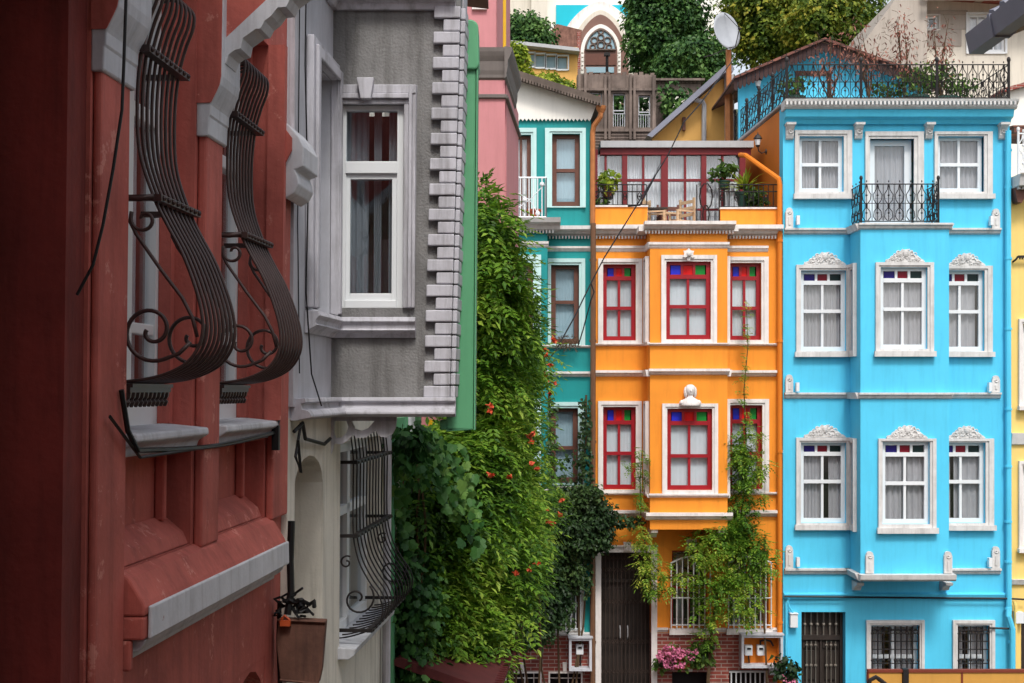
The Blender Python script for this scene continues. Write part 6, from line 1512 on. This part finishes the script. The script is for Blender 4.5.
# trees
def tree(name, label, px, py, Y, rx, ry, ncl, per, L, mat, base_py=110, seed=1, cr=.8, lower=0):
    random.seed(seed); c = W(px, py, Y); b = W(px, base_py, Y+.5); s = Y/F
    root = thing(name, label, 'tree', b); RX, RZ = rx*s, ry*s
    t = MB(); top = (c[0], c[1], c[2]-RZ*.2)
    t.tube([b, ((b[0]+top[0])/2+.2, b[1], (b[2]+top[2])/2), top, (c[0]+.1, c[1], c[2]+RZ*.5)], [.35, .28, .2, .06], 8, raw=True)
    f = MB(); 
    for i in range(ncl):
        u_ = rnd_unit(); k = random.uniform(.35, 1.)**.6; q = (c[0]+u_[0]*RX*k, c[1]+u_[1]*RX*.7*k, c[2]+u_[2]*RZ*k); r = cr*random.uniform(.55, 1.25)
        clump(f, q, r, int(per*(r/cr)**2), 'leaf', L, .9)
        if i % 3 == 0:
            m_ = tuple((top[j]+q[j])/2+random.uniform(-.3, .3) for j in range(3)); t.tube([top, m_, q], [.13, .07, .02], 5, raw=True)
    t.build('trunk', M['bark'], root, merge=False); f.build('crown', M[mat], root, merge=False, normals=False)
tree('dark_tree', 'dense dark green tree right of the arched gate', 662, 28, 49, 32, 46, 100, 240, .17, 'leaf_tree_dark', 120, 3, .75)
tree('dark_tree', 'dark green tree top behind the satellite dish, above the ruin', 694, 64, 47, 26, 18, 60, 200, .16, 'leaf_tree_dark', 120, 4, .65)
tree('yellow_green_tree', 'wide yellow green tree rising behind the blue gable', 768, 14, 50, 42, 44, 112, 220, .17, 'leaf_tree_yellow', 120, 5, .8)
tree('yellow_green_tree', 'yellow green tree between the blue gable and the grey wall', 828, 24, 48, 42, 42, 95, 220, .17, 'leaf_tree_yellow', 120, 6, .8)
tree('dark_tree', 'rounded green tree in front of the cream stone pier', 526, 36, 47, 18, 17, 45, 190, .15, 'leaf_tree_dark', 120, 7, .6)
tree('light_tree', 'light green small tree below the gallery windows', 545, 91, 42, 28, 10, 60, 170, .13, 'leaf_light', 140, 8, .35)
tree('light_tree', 'light green tree at the left of the gallery windows, by the pink cornice', 514, 64, 42, 9, 20, 46, 170, .13, 'leaf_light', 140, 9, .35)

# ================================================================= GROUND, HILL, SKY, LIGHT, CAMERA
gz = 0.
m = MB(); n = 40
ys = [-60, -20, 0, 10, 20, 25.9, 30, 33, 35, 37, 40, 43, 46, 50, 55, 62, 80, 120, 200, 400]
hz = {33: 0, 35: 6.5, 37: 9.2, 40: 11.8, 43: 13.4, 46: 14.6, 50: 16, 55: 17.5, 62: 19, 80: 20.5, 120: 21, 200: 21, 400: 21}
xs = [-400, -120, -60, -30, -18, -10, -5, 0, 5, 10, 18, 30, 60, 120, 400]
for y in ys:
    for x in xs: m.v.append((x, y, -.16+hz.get(y, 0)))
for j in range(len(ys)-1):
    for i in range(len(xs)-1): k = j*len(xs)+i; m.f.append((k, k+1, k+1+len(xs), k+len(xs)))
struct(m.build('ground', M['earth'], merge=False, origin=(0, 0, 0)))
def flat(name, mat, x0, x1, y0, y1, z, t=.0):
    m = MB()
    if t: m.box(x0, x1, y0, y1, z-t, z)
    else: m.quad([(x0, y0, z), (x1, y0, z), (x1, y1, z), (x0, y1, z)])
    return struct(m.build(name, M[mat], merge=False, origin=(0, 0, 0)))
flat('road', 'asphalt', -40, 40, 14.5, 24.6, -.13); flat('street', 'paving', -1.4, 3.3, -12, 14.45, -.12)
flat('pavement', 'paving', -40, 40, 24.62, 25.95, 0., .15); flat('kerb', 'tin', -40, 40, 24.5, 24.61, -.005, .14)

w = bpy.data.worlds.new('World'); scene.world = w; w.use_nodes = True; nt = w.node_tree; nt.nodes.clear()
out = nt.nodes.new('ShaderNodeOutputWorld'); bg = nt.nodes.new('ShaderNodeBackground'); sk = nt.nodes.new('ShaderNodeTexSky'); sk.sky_type = 'NISHITA'; sk.sun_disc = False
EL, AZ = radians(52), radians(174)          # sun: behind the camera, to the right
sk.sun_elevation = EL; sk.sun_rotation = AZ; sk.air_density = 1.; sk.dust_density = 3.
hs = nt.nodes.new('ShaderNodeHueSaturation'); hs.inputs['Saturation'].default_value = .35
nt.links.new(sk.outputs[0], hs.inputs['Color']); nt.links.new(hs.outputs[0], bg.inputs['Color']); bg.inputs['Strength'].default_value = .15; nt.links.new(bg.outputs[0], out.inputs[0])
sd = bpy.data.lights.new('sun', 'SUN'); sd.energy = 1.5; sd.angle = radians(12); sd.color = (1, .96, .9); so = bpy.data.objects.new('sun', sd); col.objects.link(so)
# direction towards the sun: azimuth measured clockwise from +Y
dx, dy, dz = sin(AZ)*cos(EL), cos(AZ)*cos(EL), sin(EL)
import mathutils
so.rotation_euler = mathutils.Vector((dx, dy, dz)).to_track_quat('Z', 'Y').to_euler(); so.location = (10, -10, 40)

cam = bpy.data.cameras.new('camera'); co = bpy.data.objects.new('camera', cam); col.objects.link(co); scene.camera = co
co.location = (0, 0, H); co.rotation_euler = (pi/2, 0, 0); cam.sensor_width = 36; cam.lens = 36*F/1024
cam.shift_x = 0; cam.shift_y = (390-341.5)/1024; cam.clip_end = 2000; cam.clip_start = .05
vs = scene.view_settings; vs.view_transform = 'Standard'; vs.look = 'None'; vs.exposure = .5; vs.gamma = 1; vs.use_curve_mapping = False
scene.render.engine = 'CYCLES'
